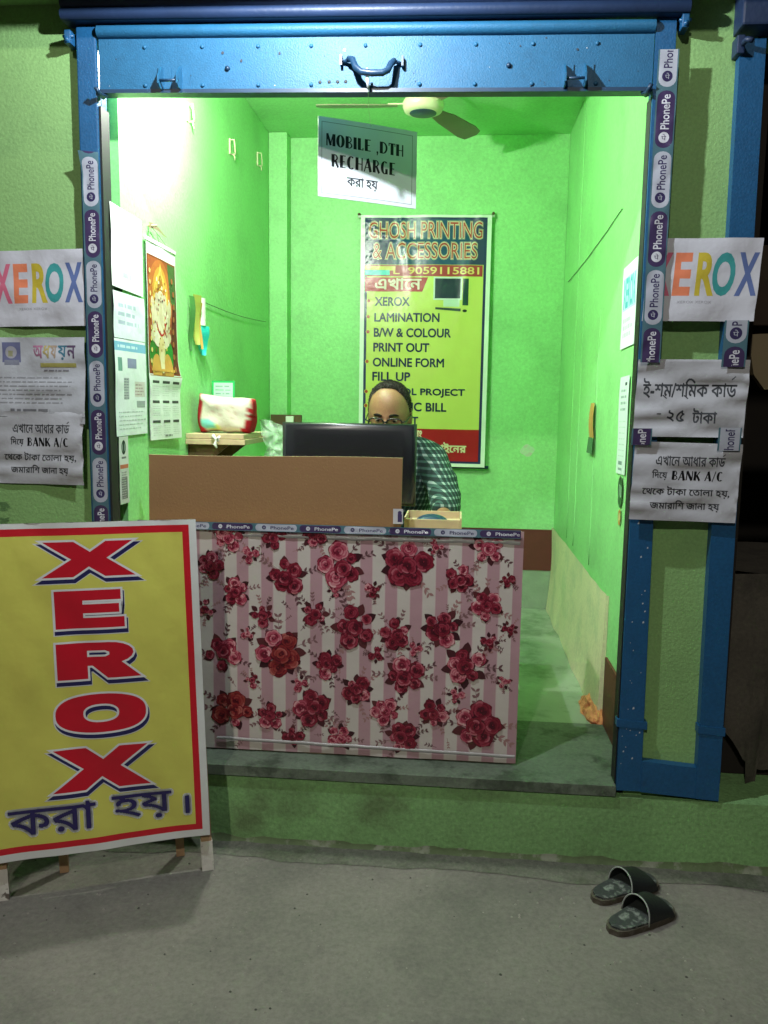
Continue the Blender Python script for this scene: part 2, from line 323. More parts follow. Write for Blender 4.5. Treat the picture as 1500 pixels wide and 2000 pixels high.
class Sheet:
    """a flat printed thing: coloured outlines stacked a hair apart, mapped on to a gently bent surface"""
    def __init__(s, w, h, c=None, lh=4e-5):
        s.w, s.h, s.items, s.L, s.lh = w, h, [], 0, lh
        if c: s.rect(0, 0, w, h, c)
    def raw(s, vs, fs, c, layer=None):
        if layer is None: s.L += 1; layer = s.L
        s.items.append((vs, fs, s2l(c), layer)); return s
    def polys(s, ps, c, layer=None):
        vs = []; fs = []
        for p in ps: fs.append(tuple(range(len(vs), len(vs)+len(p)))); vs += list(p)
        return s.raw(vs, fs, c, layer)
    def rect(s, x0, y0, x1, y1, c, layer=None): return s.polys(R_(x0, y0, x1, y1), c, layer)
    def frame(s, x0, y0, x1, y1, t, c): return s.polys(R_(x0, y0, x1, y0+t)+R_(x0, y1-t, x1, y1)+R_(x0, y0+t, x0+t, y1-t)+R_(x1-t, y0+t, x1, y1-t), c)
    def ell(s, cx, cy, rx, ry, c, n=20, layer=None): return s.polys([[(cx+rx*math.cos(2*math.pi*k/n), cy+ry*math.sin(2*math.pi*k/n)) for k in range(n)]], c, layer)
    def stroke(s, pts, wd, c): return s.polys(stroke_polys(pts, wd), c)
    def fit(s, vs, box, ref=None, keep=False, align=0):
        ref = ref or vs; x0 = min(v[0] for v in ref); x1 = max(v[0] for v in ref); y0 = min(v[1] for v in ref); y1 = max(v[1] for v in ref)
        sx = (box[2]-box[0])/(x1-x0); sy = (box[3]-box[1])/(y1-y0)
        return [(box[0]+(v[0]-x0)*sx, box[1]+(v[1]-y0)*sy) for v in vs]
    def btext(s, t, box, c, d):
        s.L += 1
        vs, fs = text_mesh(t); q = s.fit(vs, (box[0]+d, box[1]+d, box[2]-d, box[3]-d))
        for k in range(8): s.raw([(x+d*math.cos(k*.7854), y+d*math.sin(k*.7854)) for x, y in q], fs, c, s.L)
        return s.raw(q, fs, c)
    def text(s, t, box, c, off=0.0, rot=False, outl=()):
        ref, _ = text_mesh(t, off)
        for o, cc in list(outl)+[(off, c)]:
            vs, fs = text_mesh(t, o)
            if rot:
                q = s.fit(vs, (0, 0, box[3]-box[1], box[2]-box[0]), ref); q = [(box[2]-y, box[1]+x) for x, y in q]
            else: q = s.fit(vs, box, ref)
            s.raw(q, fs, cc)
        return s
    def beng(s, t, box, c, rows=30, bold=0, outl=None):
        vs, fs = scan_text(t, rows); q = s.fit(vs, box)
        def cop(r, cc, n):
            for k in range(n):
                a = 2*math.pi*k/n; s.raw([(x+r*math.cos(a), y+r*math.sin(a)) for x, y in q], fs, cc, s.L)
        if outl: s.L += 1; cop(outl[0], outl[1], 10)
        s.L += 1
        if bold: cop(bold, c, 6)
        s.raw(q, fs, c); return s
    def broad(s, t, box, c):
        ps, wd = broad(t); sx = (box[2]-box[0])/wd; sy = box[3]-box[1]
        return s.polys([[(box[0]+x*sx, box[1]+y*sy) for x, y in p] for p in ps], c)
    def lines(s, x0, x1, y0, y1, n, c, seed=0, hgt=.45):
        """rows of tiny unreadable print"""
        r = random.Random(seed); ps = []; st = (y1-y0)/n
        for k in range(n):
            y = y1-(k+.5)*st; x = x0+r.random()*.02*(x1-x0); xe = x1-(r.random()*.25)*(x1-x0)
            while x < xe:
                l = r.uniform(.3, 1.5)*st*1.6; ps += R_(x, y-st*hgt/2, min(x+l, xe), y+st*hgt/2*r.uniform(.6, 1)); x += l+st*.4
        return s.polys(ps, c)
    def build(s, name, O, U, V, material, parent=None, warp=None, step=0, thick=0):
        bm = bmesh.new(); cl = bm.loops.layers.float_color.new('Col'); ly = bm.faces.layers.int.new('lay')
        for vs, fs, c, la in s.items:
            bv = [bm.verts.new((x, y, la*s.lh)) for x, y in vs]
            for f in fs:
                try: fc = bm.faces.new([bv[i] for i in f])
                except ValueError: continue
                for l in fc.loops: l[cl] = c
        W0 = warp
        if warp and step:
            def cut(no, co): bmesh.ops.bisect_plane(bm, geom=bm.verts[:]+bm.edges[:]+bm.faces[:], plane_co=co, plane_no=no, dist=1e-7)
            k = step
            while k < s.w: cut(Vector((1, 0, 0)), Vector((k, 0, 0))); k += step
            k = step
            while k < s.h: cut(Vector((0, 1, 0)), Vector((0, k, 0))); k += step
            k = -math.ceil(s.h/step)
            while k*step < s.w: cut(Vector((1, -1, 0)), Vector((k*step, 0, 0))); k += 1
            memo = {}
            def gw(i, j):
                if (i, j) not in memo: memo[(i, j)] = warp(i*step/s.w, j*step/s.h)
                return memo[(i, j)]
            def warp_q(x, y):
                i, j = math.floor(x/step+1e-6), math.floor(y/step+1e-6); fx, fy = x/step-i, y/step-j
                if fx >= fy: return gw(i, j)*(1-fx)+gw(i+1, j)*(fx-fy)+gw(i+1, j+1)*fy
                return gw(i, j)*(1-fy)+gw(i, j+1)*(fy-fx)+gw(i+1, j+1)*fx
        else: warp_q = lambda x, y: 0
        O = Vector(O); U = Vector(U).normalized(); V = Vector(V).normalized(); N = U.cross(V)
        for f in bm.faces:
            f.normal_update()
            if f.normal.z < 0: f.normal_flip()
        if thick:
            # a back and rim so the panel has depth
            c = s2l((200, 200, 195)); n = 12
            pts = [(s.w*k/n, 0) for k in range(n)]+[(s.w, s.h*k/n) for k in range(n)]+[(s.w*(1-k/n), s.h) for k in range(n)]+[(0, s.h*(1-k/n)) for k in range(n)]
            a = [bm.verts.new((x, y, 0)) for x, y in pts]; b = [bm.verts.new((x, y, -thick)) for x, y in pts]
            fl = [bm.faces.new((a[i], b[i], b[(i+1) % len(a)], a[(i+1) % len(a)])) for i in range(len(a))]+[bm.faces.new(b[::-1])]
            for f in fl:
                for l in f.loops: l[cl] = c
        nrm = []
        for v in bm.verts:
            x, y, h = v.co; e = .002
            if h < 0 or not (W0 and step): nn = N*(-1 if h < 0 else 1)
            else: nn = (N-U*((W0((x+e)/s.w, y/s.h)-W0((x-e)/s.w, y/s.h))/(2*e))-V*((W0(x/s.w, (y+e)/s.h)-W0(x/s.w, (y-e)/s.h))/(2*e))).normalized()
            nrm.append(nn); v.co = O+U*x+V*y+N*(h+warp_q(x, y))
        me = bpy.data.meshes.new(name); bm.to_mesh(me); bm.free(); me.materials.append(M[material])
        if W0 and step:
            for p in me.polygons: p.use_smooth = True
            me.normals_split_custom_set_from_vertices(nrm)
        return link(name, me, parent)
def crumple(amp, seed, fx=2.0, fy=2.0):
    return lambda u, v: amp*noise.noise(Vector((u*fx+seed*7.3, v*fy+seed*3.1, seed)))

# ================================================================== SETTING
g = MB(); g.box(-40, 40, -40, 40, -.5, 0, 'ground'); g.build('ground', kind='structure')
D = 2.14; YF = .026        # back wall, facade plane
bld = thing('shop_building', 'single storey green shop with an open front and bright interior', 'building', (0, 0, 0))
b = MB(); b.box(-4, 4.2, 0, .34, -.02, .214, 'plinth'); b.build('plinth', bld)
# uneven cement and damp band where the plinth meets the yard
b = MB()
def dampf(u, v):
    x = -1+u*4.4; t = .020+.012*noise.noise(Vector((x*3, 0, 1)))+.012*noise.noise(Vector((x*14, 0, 5)))
    if v < .5: return (x, -.004-.012*(1-v*2)-.008*abs(noise.noise(Vector((x*9, 2, 2)))), .002+t*v*1.1)
    return (x, -.004+.0045*(v-.5)*2, .002+t*v*1.1)
b.grid(160, 4, dampf, 'moss'); b.build('damp_band', bld)
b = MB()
b.grid(140, 3, lambda u, v: (-2+u*5, -.002-v*(.085+.03*noise.noise(Vector((u*14, 1, 7)))+.012*noise.noise(Vector((u*60, 3, 7)))), .0065*(1-v)+.0015), mat('cement apron', (.115, .118, .092), .85, var=.25, scale=8, bump=.7, bscale=60, dirt=(.075, .085, .055), dscale=6, grain=.3, gscale=80)); b.build('shaded_strip', bld)  # dark strip along the plinth foot, shade put into its cement colour
gr = random.Random(21); b = MB()
for i in range(520):
    x, y = gr.uniform(-.9, 2.2), -gr.random()**1.2*1.4; r_ = gr.uniform(.0015, .0045)
    q_ = [(x+r_*math.cos(a_)*gr.uniform(.7, 1.2), y+r_*math.sin(a_)*gr.uniform(.7, 1.2)) for a_ in (0, 1.2, 2.3, 3.5, 5)]
    b.add([(px_, py_, .0) for px_, py_ in q_]+[(x, y, r_*.9)], [(k_, (k_+1) % 5, 5) for k_ in range(5)], 'grit' if i % 3 else 'gritdark')
b.build('grit', kind='stuff')
b = MB(); b.extrude([(.0, -.010, .2205), (1.501, -.010, .2205), (1.501, .062, .2205), (1.5505, .062, .2205), (1.5505, .461, .2205), (.0, .461, .2205)], (0, 0, .0315), 'stone'); b.build('threshold', bld)
b = MB(); b.box(-.1, 1.65, .462, D+.1, .10, .242, 'floor_in'); b.build('floor', bld)
# facade walls
b = MB()
b.box(-4, -.03, YF, YF+.1, .214, 3.6, 'wall_out'); b.box(1.53, 1.765, YF, YF+.1, .214, 3.6, 'wall_out')
b.box(-.03, 1.53, YF, YF+.1, 2.34, 3.6, 'wall_out'); b.box(1.80, 4.2, YF, YF+.1, 2.30, 3.6, 'wall_out')
b.build('facade', bld)
b = MB(); b.box(-4, 4.2, -.23, YF-.0005, 2.431, 2.52, 'wall_out'); b.build('shade_slab', bld)  # added slab out of view, keeps lamp light off the wall top
b = MB(); b.box(-.12, 0, YF+.101, D+.12, .2, 2.90, 'wall_in'); b.build('wall', bld)
b = MB(); b.box(1.552, 1.66, YF+.101, D+.12, .2, 2.90, 'wall_in'); b.build('wall', bld)
b = MB(); b.box(.001, 1.551, D, D+.12, .2, 2.90, 'wall_in'); b.build('wall', bld)
b = MB(); b.box(.001, 1.551, YF+.101, D-.001, 2.735, 2.89, 'wall_in'); b.build('ceiling', bld)
b = MB(); b.box(.001, .098, D-.10, D-.001, .243, 2.734, 'wall_in', .004); b.build('pilaster', bld)
b = MB(); b.box(.0985, 1.5505, D-.014, D-.001, .458, .683, 'maroon'); b.build('skirting', bld)
b = MB(); b.box(.0985, 1.5505, D-.010, D-.0015, .243, .457, 'rough'); b.build('dado', bld)
b = MB()
def dadof(u, v):
    y = .50+u*(D-.515); bulge = .010+.006*noise.noise(Vector((y*3, v*2, 3)))+.016*(1-v)**3*(1+.6*noise.noise(Vector((y*6, 1, 1))))
    return (1.5515-bulge, y, .243+v*(.70-.243+.004*noise.noise(Vector((y*9, 0, 4)))))
b.grid(60, 14, dadof, 'cream')
b.add([(1.551, .5, .243), (1.551, .5, .70), (1.5415, .5, .70), (1.53, .5, .243)], [(0, 1, 2, 3)], 'cream')
b.build('dado', bld)
b = MB(); b.box(1.543, 1.5515, .128, .476, .253, .49, 'maroon', .002); b.build('skirting', bld)
b = MB()   # plaster ribs and a scratched joint on the side wall
for (y, z0, z1) in ((1.62, .72, 2.73), (.955, .72, 1.72), (1.40, .72, 1.80)):
    b.tube([(1.5515-.0006*noise.noise(Vector((k*.7, y, 0))), y+.012*noise.noise(Vector((k*.5, y, 2))), z0+(z1-z0)*k/12) for k in range(13)], .0022, 'wall_in', 5)
b.build('plaster_rib', bld)
# neighbouring dark opening beyond the steel posts
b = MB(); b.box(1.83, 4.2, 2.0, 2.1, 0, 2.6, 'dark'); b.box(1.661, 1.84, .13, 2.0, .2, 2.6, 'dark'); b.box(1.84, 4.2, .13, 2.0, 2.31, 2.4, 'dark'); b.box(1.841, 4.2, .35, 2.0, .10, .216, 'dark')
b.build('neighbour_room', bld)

# ================================================================== ROLLING SHUTTER
sh = thing('rolling_shutter', 'raised blue steel rolling shutter above the open shop front', 'shutter', (0, 0, 2.17))
sh.location = (0, 0, 0)
def zs(x, z): return z-.0145*x
b = MB()
def boxf(u, v):
    k = v*2; q_ = k-math.floor(k) if v < 1 else 1
    return (-.088+u*1.665, -.026-.012*math.sin(math.pi*q_)**.6, zs(-.088+u*1.665, 2.366+v*.06))
b.grid(2, 90, boxf, 'shaded_blue'); b.extrude([(-.088, -.024, 2.367), (-.088, YF-.001, 2.367), (-.088, YF-.001, 2.43), (-.088, -.024, 2.43)], (1.665, 0, -.0241), 'shaded_blue')
b.build('shutter_box', sh)
# curtain plate: lower edge drops 20 mm towards the right as in the photo
b = MB()
def plate(u, v):
    x = .002+u*1.496; return (x, .004+.0012*noise.noise(Vector((x*5, v*3, 1))), zs(x, 2.195+v*.134))
b.grid(60, 6, plate, 'shut')
b.add([(.002, .004, zs(0, 2.195)), (1.498, .004, zs(1.5, 2.195)), (1.498, .02, zs(1.5, 2.195)), (.002, .02, zs(0, 2.195)), (.002, .02, zs(0, 2.335)), (1.498, .02, zs(1.5, 2.335))],
      [(0, 1, 2, 3), (3, 2, 5, 4)], 'shut')
for i in range(30):
    x = .03+rnd.random()*1.44; z = zs(x, 2.20+.125*rnd.random()**1.6); q_ = .0012+.0035*rnd.random()**3
    b.add([(x+q_*math.cos(a_)*rnd.uniform(.6, 1.3), .0022, z+q_*math.sin(a_)*rnd.uniform(.6, 1.3)) for a_ in (0, 1.3, 2.4, 3.6, 5)], [(0, 1, 2, 3, 4)], 'chip' if i % 5 == 0 else 'rust')
b.build('bottom_plate', sh)
b = MB()   # angle flange along the foot of the plate
b.extrude([(.002, -.008, zs(0, 2.184)), (.002, .03, zs(0, 2.184)), (.002, .03, zs(0, 2.194)), (.002, -.008, zs(0, 2.194))], (1.496, 0, -.0145*1.496), 'steeldark'); b.build('bottom_rail', sh)
b = MB()   # rounded slat lip over the plate, then curtain slats going up into the box
def lip(u, v):
    x = .002+u*1.496; a = math.pi*(v*1.15-.05); return (x, .006-.020*math.sin(a), zs(x, 2.346-.017*math.cos(a)))
b.grid(4, 12, lip, 'shut'); b.build('curtain', sh)
for xs in (.133, .295, .45, .596, .743, .89, 1.037, 1.187, 1.353):
    for z in (2.306, 2.207):
        b = MB(); b.lathe([(.0055, 0), (.0052, -.003), (.003, -.005), (0.0004, -.0055)], (xs, .004, zs(xs, z)), 'shut', 10, 'Y'); b.build('rivet', sh)
for xs, z in ((.365, 2.25), (1.125, 2.253)): b = MB(); b.lathe([(.007, 0), (.006, -.006), (.001, -.008)], (xs, .004, zs(xs, z)), 'steeldark', 10, 'Y'); b.build('bolt', sh)
for xs in (.62, .645, .668, .69): b = MB(); b.lathe([(.0045, -.0005), (.004, -.001), (.001, -.0012)], (xs, .004, 2.205), 'black_shade', 10, 'Y'); b.build('rivet_hole', sh)
b = MB()   # loop handle on two lugs
H = [(.684, .002, 2.252), (.700, -.014, 2.255), (.712, -.024, 2.250), (.722, -.034, 2.226), (.738, -.040, 2.212), (.764, -.042, 2.208), (.794, -.041, 2.208), (.808, -.038, 2.216), (.815, -.028, 2.236), (.822, -.014, 2.247), (.840, .002, 2.246)]
b.tube(H[1:-1], .0085, 'steeldark', 12); b.tube(H[:2], .005, 'steeldark', 8); b.tube(H[-2:], .005, 'steeldark', 8)
b.box(.676, .682, -.014, .004, 2.242, 2.268, 'steeldark'); b.box(.841, .847, -.014, .004, 2.236, 2.262, 'steeldark')
b.build('handle', sh)
def hasp(x):
    b = MB(); z = zs(x, 2.192); h = .062
    for dx in (0, .052):
        P = [(x+dx, .004, z+h), (x+dx, -.012, z+h-.004), (x+dx, -.040, z+.026), (x+dx, -.040, z+.006), (x+dx, -.03, z-.002), (x+dx, .004, z)]
        b.extrude(P, (.004, 0, 0), 'shut')
        b.box(x+dx+.004, x+dx+.026, .0005, .0035, z, z+h, 'shut')
    b.tube([(x+.002, -.030, z+.016), (x+.056, -.030, z+.016)], .004, 'steeldark', 8)
    b.box(x-.012, x, .0005, .0035, z, z+h, 'shut')
    b.build('lock_hasp', sh)
hasp(.182); hasp(1.268)
b = MB()   # left guide rail, channel with a black strip for its unlit slot
b.box(-.0605, -.004, 0, .0255, .253, 2.362, 'blue', .004); b.box(-.004, .0025, .006, .06, .253, 2.155, 'black_shade'); b.box(-.0605, -.004, .026, .06, .253, 2.362, 'blue')
b.build('guide_rail', sh)
b = MB()
b.extrude([(1.500, 0, 2.342), (1.551, 0, 2.342), (1.574, 0, .236), (1.504, 0, .236)], (0, .0255, 0), 'blue'); b.box(1.499, 1.502, .008, .06, .253, 2.155, 'black_shade'); b.box(1.5025, 1.55, .026, .06, .253, 2.34, 'blue')
b.extrude([(1.496, -.002, .43), (1.581, -.002, .425), (1.581, -.002, .447), (1.496, -.002, .452)], (0, .028, 0), 'blue')
for i in range(26):
    x = 1.51+rnd.random()*.05; z = .3+rnd.random()*.75; s = .002+.004*rnd.random()**2
    b.add([(x, -.0006, z), (x+s, -.0006, z+s*.3), (x+s*.8, -.0006, z+s*1.4), (x+s*.1, -.0006, z+s)], [(0, 1, 2, 3)], 'chip')
b.build('guide_rail', sh)
for x, s, z in ((.012, 1, 2.176), (1.484, -1, 2.156)):
    b = MB(); b.tube([(x, .004, z), (x, -.030, z+.004), (x-s*.004, -.036, z+.014)], .006, 'steeldark', 8); b.tube([(x+s*.012, .002, z+.004), (x-s*.010, -.020, z+.004)], .004, 'steeldark', 6)
    b.build('stop_bolt', sh)
for x in (-.078, 1.566):
    b = MB(); b.box(x-.006, x+.012, -.022, YF-.001, 2.31, 2.345, 'blue', .003); b.tube([(x+.003, .02, 2.318), (x+.003, -.03, 2.318)], .006, 'blue', 8); b.tube([(x-.012, -.015, 2.330), (x+.018, -.015, 2.330)], .004, 'blue', 6); b.build('rail_bracket', sh)
# free end of string with hook for the hanging sign
b = MB(); b.tube([(.7525, -.036, 2.206), (.7525, -.037, 2.215), (.752, -.034, 2.222)], .0035, 'chip', 8); b.tube([(.7525, -.036, 2.206), (.754, -.034, 2.19), (.755, -.028, 2.172)], [.0045, .005, .003], 'chip', 8); b.build('hook', sh)

# second post with foot bar (frame of the next shop's shutter)
pf = thing('steel_post', 'blue steel post and foot bar right of the green wall recess', 'steel post', (0, 0, 0))
b = MB(); b.extrude([(1.712, -.006, 2.285), (1.776, -.006, 2.285), (1.793, -.006, .222), (1.728, -.006, .226)], (0, .0315, 0), 'blue')
b.extrude([(1.722, -.009, .424), (1.797, -.009, .419), (1.797, -.009, .442), (1.722, -.009, .447)], (0, .03, 0), 'blue'); b.build('post', pf)
b = MB(); b.extrude([(1.574, -.004, .236), (1.728, -.004, .226), (1.728, -.004, .318), (1.65, -.004, .324), (1.573, -.004, .330)], (0, .029, 0), 'blue'); b.build('foot_bar', pf)
b = MB(); b.box(1.700, 1.720, -.02, YF-.001, 2.245, 2.29, 'shaded_blue', .003); b.tube([(1.714, -.012, 2.268), (1.714, -.05, 2.266), (1.726, -.058, 2.26)], .007, 'shaded_blue', 8); b.build('rail_bracket', pf)
b = MB(); b.box(1.70, 3.0, -.05, YF-.001, 2.30, 2.4075, 'shaded_blue', .006); b.build('shutter_box', pf)
b = MB(); b.lathe([(.007, 0), (.007, -.004), (.004, -.008), (.001, -.009)], (1.768, -.006, 1.235), 'white', 12, 'Y'); b.build('screw_cap', pf)

# ================================================================== LAMPS' OWN BODIES
fl = thing('flood_lamp', 'small hooded flood lamp bracketed out above the shutter', 'lamp', (0, 0, 0))
b = MB(); b.lathe([(.02, .0), (.045, -.012), (.05, -.03), (.05, -.034)], (.64, -.53, 2.585), 'white', 20); b.build('reflector', fl)
b = MB(); b.tube([(.64, -.53, 2.586), (.64, -.45, 2.66), (.64, YF, 2.80)], .012, 'steeldark', 8); b.build('bracket', fl)
lb = thing('led_bulb', 'LED bulb in a wall holder inside the shop behind the shutter', 'light bulb', (0, 0, 0))
ax = Vector((-.13, 1, -.52)).normalized(); q = ax.to_track_quat('Z', 'Y').to_matrix()
b = MB(); P0 = BULB-ax*.030
b.lathe([(.034, 0), (.034, -.012), (.024, -.05), (.014, -.055), (.014, -.085)], (0, 0, 0), 'white', 24)
b.v = [tuple(P0+q @ Vector(v)) for v in b.v]; b.build('bulb_base', lb)
b = MB(); b.tube([P0-ax*.08, P0-ax*.12, (.12, YF+.102, 2.52)], .012, 'white', 10); b.build('holder', lb)

# ================================================================== PAPERS
W_ = (184, 186, 193); K_ = (40, 42, 46)
XC = [(214, 112, 140), (222, 130, 95), (196, 178, 60), (62, 150, 150), (92, 110, 160)]
def xerox_paper():
    s = Sheet(.29, .215, (198, 199, 208))
    xs = (.006, .070, .128, .170, .232); ws = (.058, .045, .050, .058, .054)
    for t, x, wd, c in zip('XEROX', xs, ws, XC): s.text(t, (x, .066, x+wd, .178), c, .035)
    s.text('XEROX XEROX', (.085, .046, .175, .053), (150, 150, 158)); return s
def bank_paper():
    s = Sheet(.285, .215, W_)
    def ln(t, y, h, x0, x1): s.beng(t, (x0, y, x1, y+h), (62, 64, 68), 22, bold=.0006)
    ln('এখােন আধার কাড', .152, .026, .060, .243); s.stroke([(.236, .181), (.242, .186)], .002, (62, 64, 68))
    ln('িদেয়', .112, .028, .052, .092); s.broad('BANK A/C', (.105, .113, .242, .138), (24, 26, 30))
    ln('েথেক টাকা েতালা হয়,', .066, .029, .030, .262); ln('জমারািশ জানা হয়', .028, .029, .052, .240)
    return s
def eshram_paper():
    s = Sheet(.292, .208, W_)
    def ln(t, y, h, x0, x1): s.beng(t, (x0, y, x1, y+h), (70, 74, 80), 26, bold=.0007)
    ln('ই-শম/শিমক কাড', .105, .052, .018, .262); s.stroke([(.248, .155), (.257, .163)], .003, (70, 74, 80)); s.stroke([(.072, .112), (.082, .104)], .003, (70, 74, 80)); s.stroke([(.128, .112), (.138, .104)], .003, (70, 74, 80))
    s.stroke([(.060, .062), (.070, .062)], .003, (70, 74, 80)); ln('২', .042, .03, .088, .106); ln('৫', .042, .03, .113, .133); ln('টাকা', .038, .040, .155, .218); return s
def notice_paper():
    s = Sheet(.29, .25, (188, 192, 200))
    s.rect(.028, .178, .085, .236, (110, 114, 150)); s.rect(.034, .170, .080, .185, (130, 134, 150)); s.ell(.055, .207, .018, .018, (165, 165, 175)); s.rect(.046, .195, .06, .212, (150, 150, 120))
    s.beng('অ', (.128, .190, .158, .226), (176, 120, 150), 24, .0008); s.beng('ধ', (.160, .190, .182, .226), (180, 165, 110), 24, .0008); s.beng('য', (.184, .190, .202, .226), (170, 150, 130), 24, .0008)
    s.beng('য়', (.206, .186, .234, .226), (70, 120, 140), 24, .0008); s.beng('ন', (.236, .190, .262, .226), (100, 80, 110), 24, .0008)
    s.rect(.150, .164, .262, .176, (170, 165, 95)); s.lines(.16, .25, .150, .160, 1, (140, 140, 150), 3)
    s.lines(.0, .265, .055, .140, 7, (150, 153, 160), 5, .28); s.lines(.05, .22, .030, .048, 1, (120, 122, 128), 8, .5)
    s.rect(0, .018, .29, .0195, (110, 112, 118)); return s
Uf = (1, 0, 0); Vf = (0, 0, 1)
# right-hand papers hang across the two posts
o = xerox_paper().build('paper_notice', (1.500, -0.0165, 1.575), (1, 0, .002), (.06, 0, 1), 'paper', None, crumple(.010, 1, 3, 3), .03)
tag(o, 'rainbow lettered XEROX sheet between the dark tape and the right blue post', 'notice')
o = eshram_paper().build('paper_notice', (1.492, -0.0185, 1.266), (1, 0, .004), (.03, 0, 1), 'paper', None, crumple(.013, 2, 2, 7), .025)
tag(o, 'white sheet offering a labour card for 25 taka, middle of the right posts', 'notice')
o = bank_paper().build('paper_notice', (1.494, -0.0190, 1.038), (1, 0, -.012), (.03, 0, 1), 'paper', None, crumple(.013, 3, 2, 7), .025)
tag(o, 'white BANK A/C sheet taped lowest on the right blue posts', 'notice')
# left-hand papers on the wall, their right edges lifted on to the rail
Ul = (1, -.068, 0)
o = xerox_paper().build('paper_notice', (-0.351, YF-.002, 1.552), (1, -.075, .012), (.0, 0, 1), 'paper', None, crumple(.009, 4, 3, 3), .03)
tag(o, 'rainbow lettered XEROX sheet on the left green wall, cut by the picture edge', 'notice')
o = notice_paper().build('paper_notice', (-0.359, YF-.002, 1.272), (1, -.075, .003), (.02, 0, 1), 'paper', None, crumple(.010, 5, 3, 5), .03)
tag(o, 'grey notice with small print and a purple emblem on the left wall', 'notice')
o = bank_paper().build('paper_notice', (-0.366, YF-.004, 1.092), (1, -.075, .002), (.02, 0, 1), 'paper', None, crumple(.010, 6, 2, 6), .025)
tag(o, 'white BANK A/C sheet on the left wall beside the blue rail', 'notice')

# ------------------------------------------------------------------ printed tape
PUR = (66, 54, 88); TEAL = (78, 110, 120); PILL = (172, 176, 188)
def tape(L, wd, start=0, first=0, pitch=.148, text=True):
    """strip running up v; pills alternate pale and purple"""
    s = Sheet(wd, L, TEAL, 3e-5); y = start; k = first
    while y < L:
        if True:
            pc, tc = (PILL, (58, 52, 88)) if k % 2 == 0 else (PUR, (206, 208, 216)); x0, x1 = wd*.08, wd*.94; r = (x1-x0)/2; a, b_ = y+.004, y+pitch-.004
            pts = [(x0+r-r*math.cos(math.pi*q/8), a+r*.85-r*.85*math.sin(math.pi*q/8)) for q in range(9)]+[(x0+r+r*math.cos(math.pi*q/8), b_-r*.85+r*.85*math.sin(math.pi*q/8)) for q in range(9)]
            pts = [(px_, min(max(py_, 0), L)) for px_, py_ in pts]
            s.L = 1
            if max(p_[1] for p_ in pts)-min(p_[1] for p_ in pts) > .004: s.polys([pts], pc)
            n0 = len(s.items); cyy = y+.030
            s.ell(wd*.5, cyy, wd*.26, wd*.26, tc); s.beng('पे', (wd*.38, cyy-wd*.13, wd*.62, cyy+wd*.15), pc, 12)
            s.text('PhonePe', (wd*.30, y+.050, wd*.72, y+pitch-.014), tc, .012, True)
            for q in range(n0, len(s.items)):
                vs, fs, c, la = s.items[q]; s.items[q] = (vs, [f for f in fs if all(.001 < vs[i][1] < L-.001 for i in f)], c, la)
        y += pitch; k += 1
    return s
o = tape(1.10, .050, -.03, 1, .140).build('packing_tape', (-.054, -.0015, .93), (1, 0, 0), (-.0005, 0, 1), 'tape', None, lambda u, v: .003*noise.noise(Vector((v*26, u*2, 2)))+.002+(.020*max(0, (v-.955)/.045)*(1-u)), .02)
tag(o, 'strip of purple and white printed packing tape up the left blue rail', 'tape')
o = tape(.79, .052, -.055, 1, .150).build('packing_tape', (1.500, -.0270, 1.465), (1, 0, 0), (.004, 0, 1), 'tape', None, lambda u, v: .003*noise.noise(Vector((v*22, u*2, 4)))+.001, .02)
tag(o, 'strip of purple and white printed packing tape on the right blue rail', 'tape')
for nm, org, wd, L, st, fi in (('low right end of the XEROX sheet', (1.712, -.0255, 1.455), .062, .122, -.09, 1), ('lower left corner of the labour card sheet', (1.487, -.0285, 1.243), .054, .045, -.08, 1), ('lower right corner of the labour card sheet', (1.715, -.0295, 1.232), .060, .062, -.06, 0)):
    o = tape(L, wd, st, fi, .148).build('packing_tape', org, (1, 0, .01), (.02, 0, 1), 'tape', None, crumple(.002, 9), .02)
    tag(o, 'short piece of printed packing tape on the '+nm, 'tape')

# ------------------------------------------------------------------ hanging card sign
hs = thing('hanging_sign', 'white MOBILE, DTH RECHARGE card hanging on a string from the shutter', 'sign', (0, 0, 0))
s = Sheet(.310, .225, (214, 218, 226)); s.frame(.010, .010, .296, .212, .0015, (120, 124, 130))
s.broad('MOBILE ,DTH', (.024, .146, .266, .180), (44, 48, 52)); s.broad('RECHARGE', (.040, .088, .240, .124), (44, 48, 52))
s.beng('করা হয়', (.088, .034, .184, .066), (50, 54, 58), 26, .0006)
yw = math.radians(24); U = (math.cos(yw), math.sin(yw), -.030)
o = s.build('card', (.586, .175, 1.952), U, (.0, 0, 1), 'paper', hs, lambda u, v: .004*math.sin(u*3.1)+.002*noise.noise(Vector((u*3, v*3, 1))), .04, thick=.004)
b = MB(); b.tube([(.755, -.028, 2.173), (.742, .10, 2.168), (.735, .243, 2.166)], .0008, 'string', 5); b.build('string', hs)

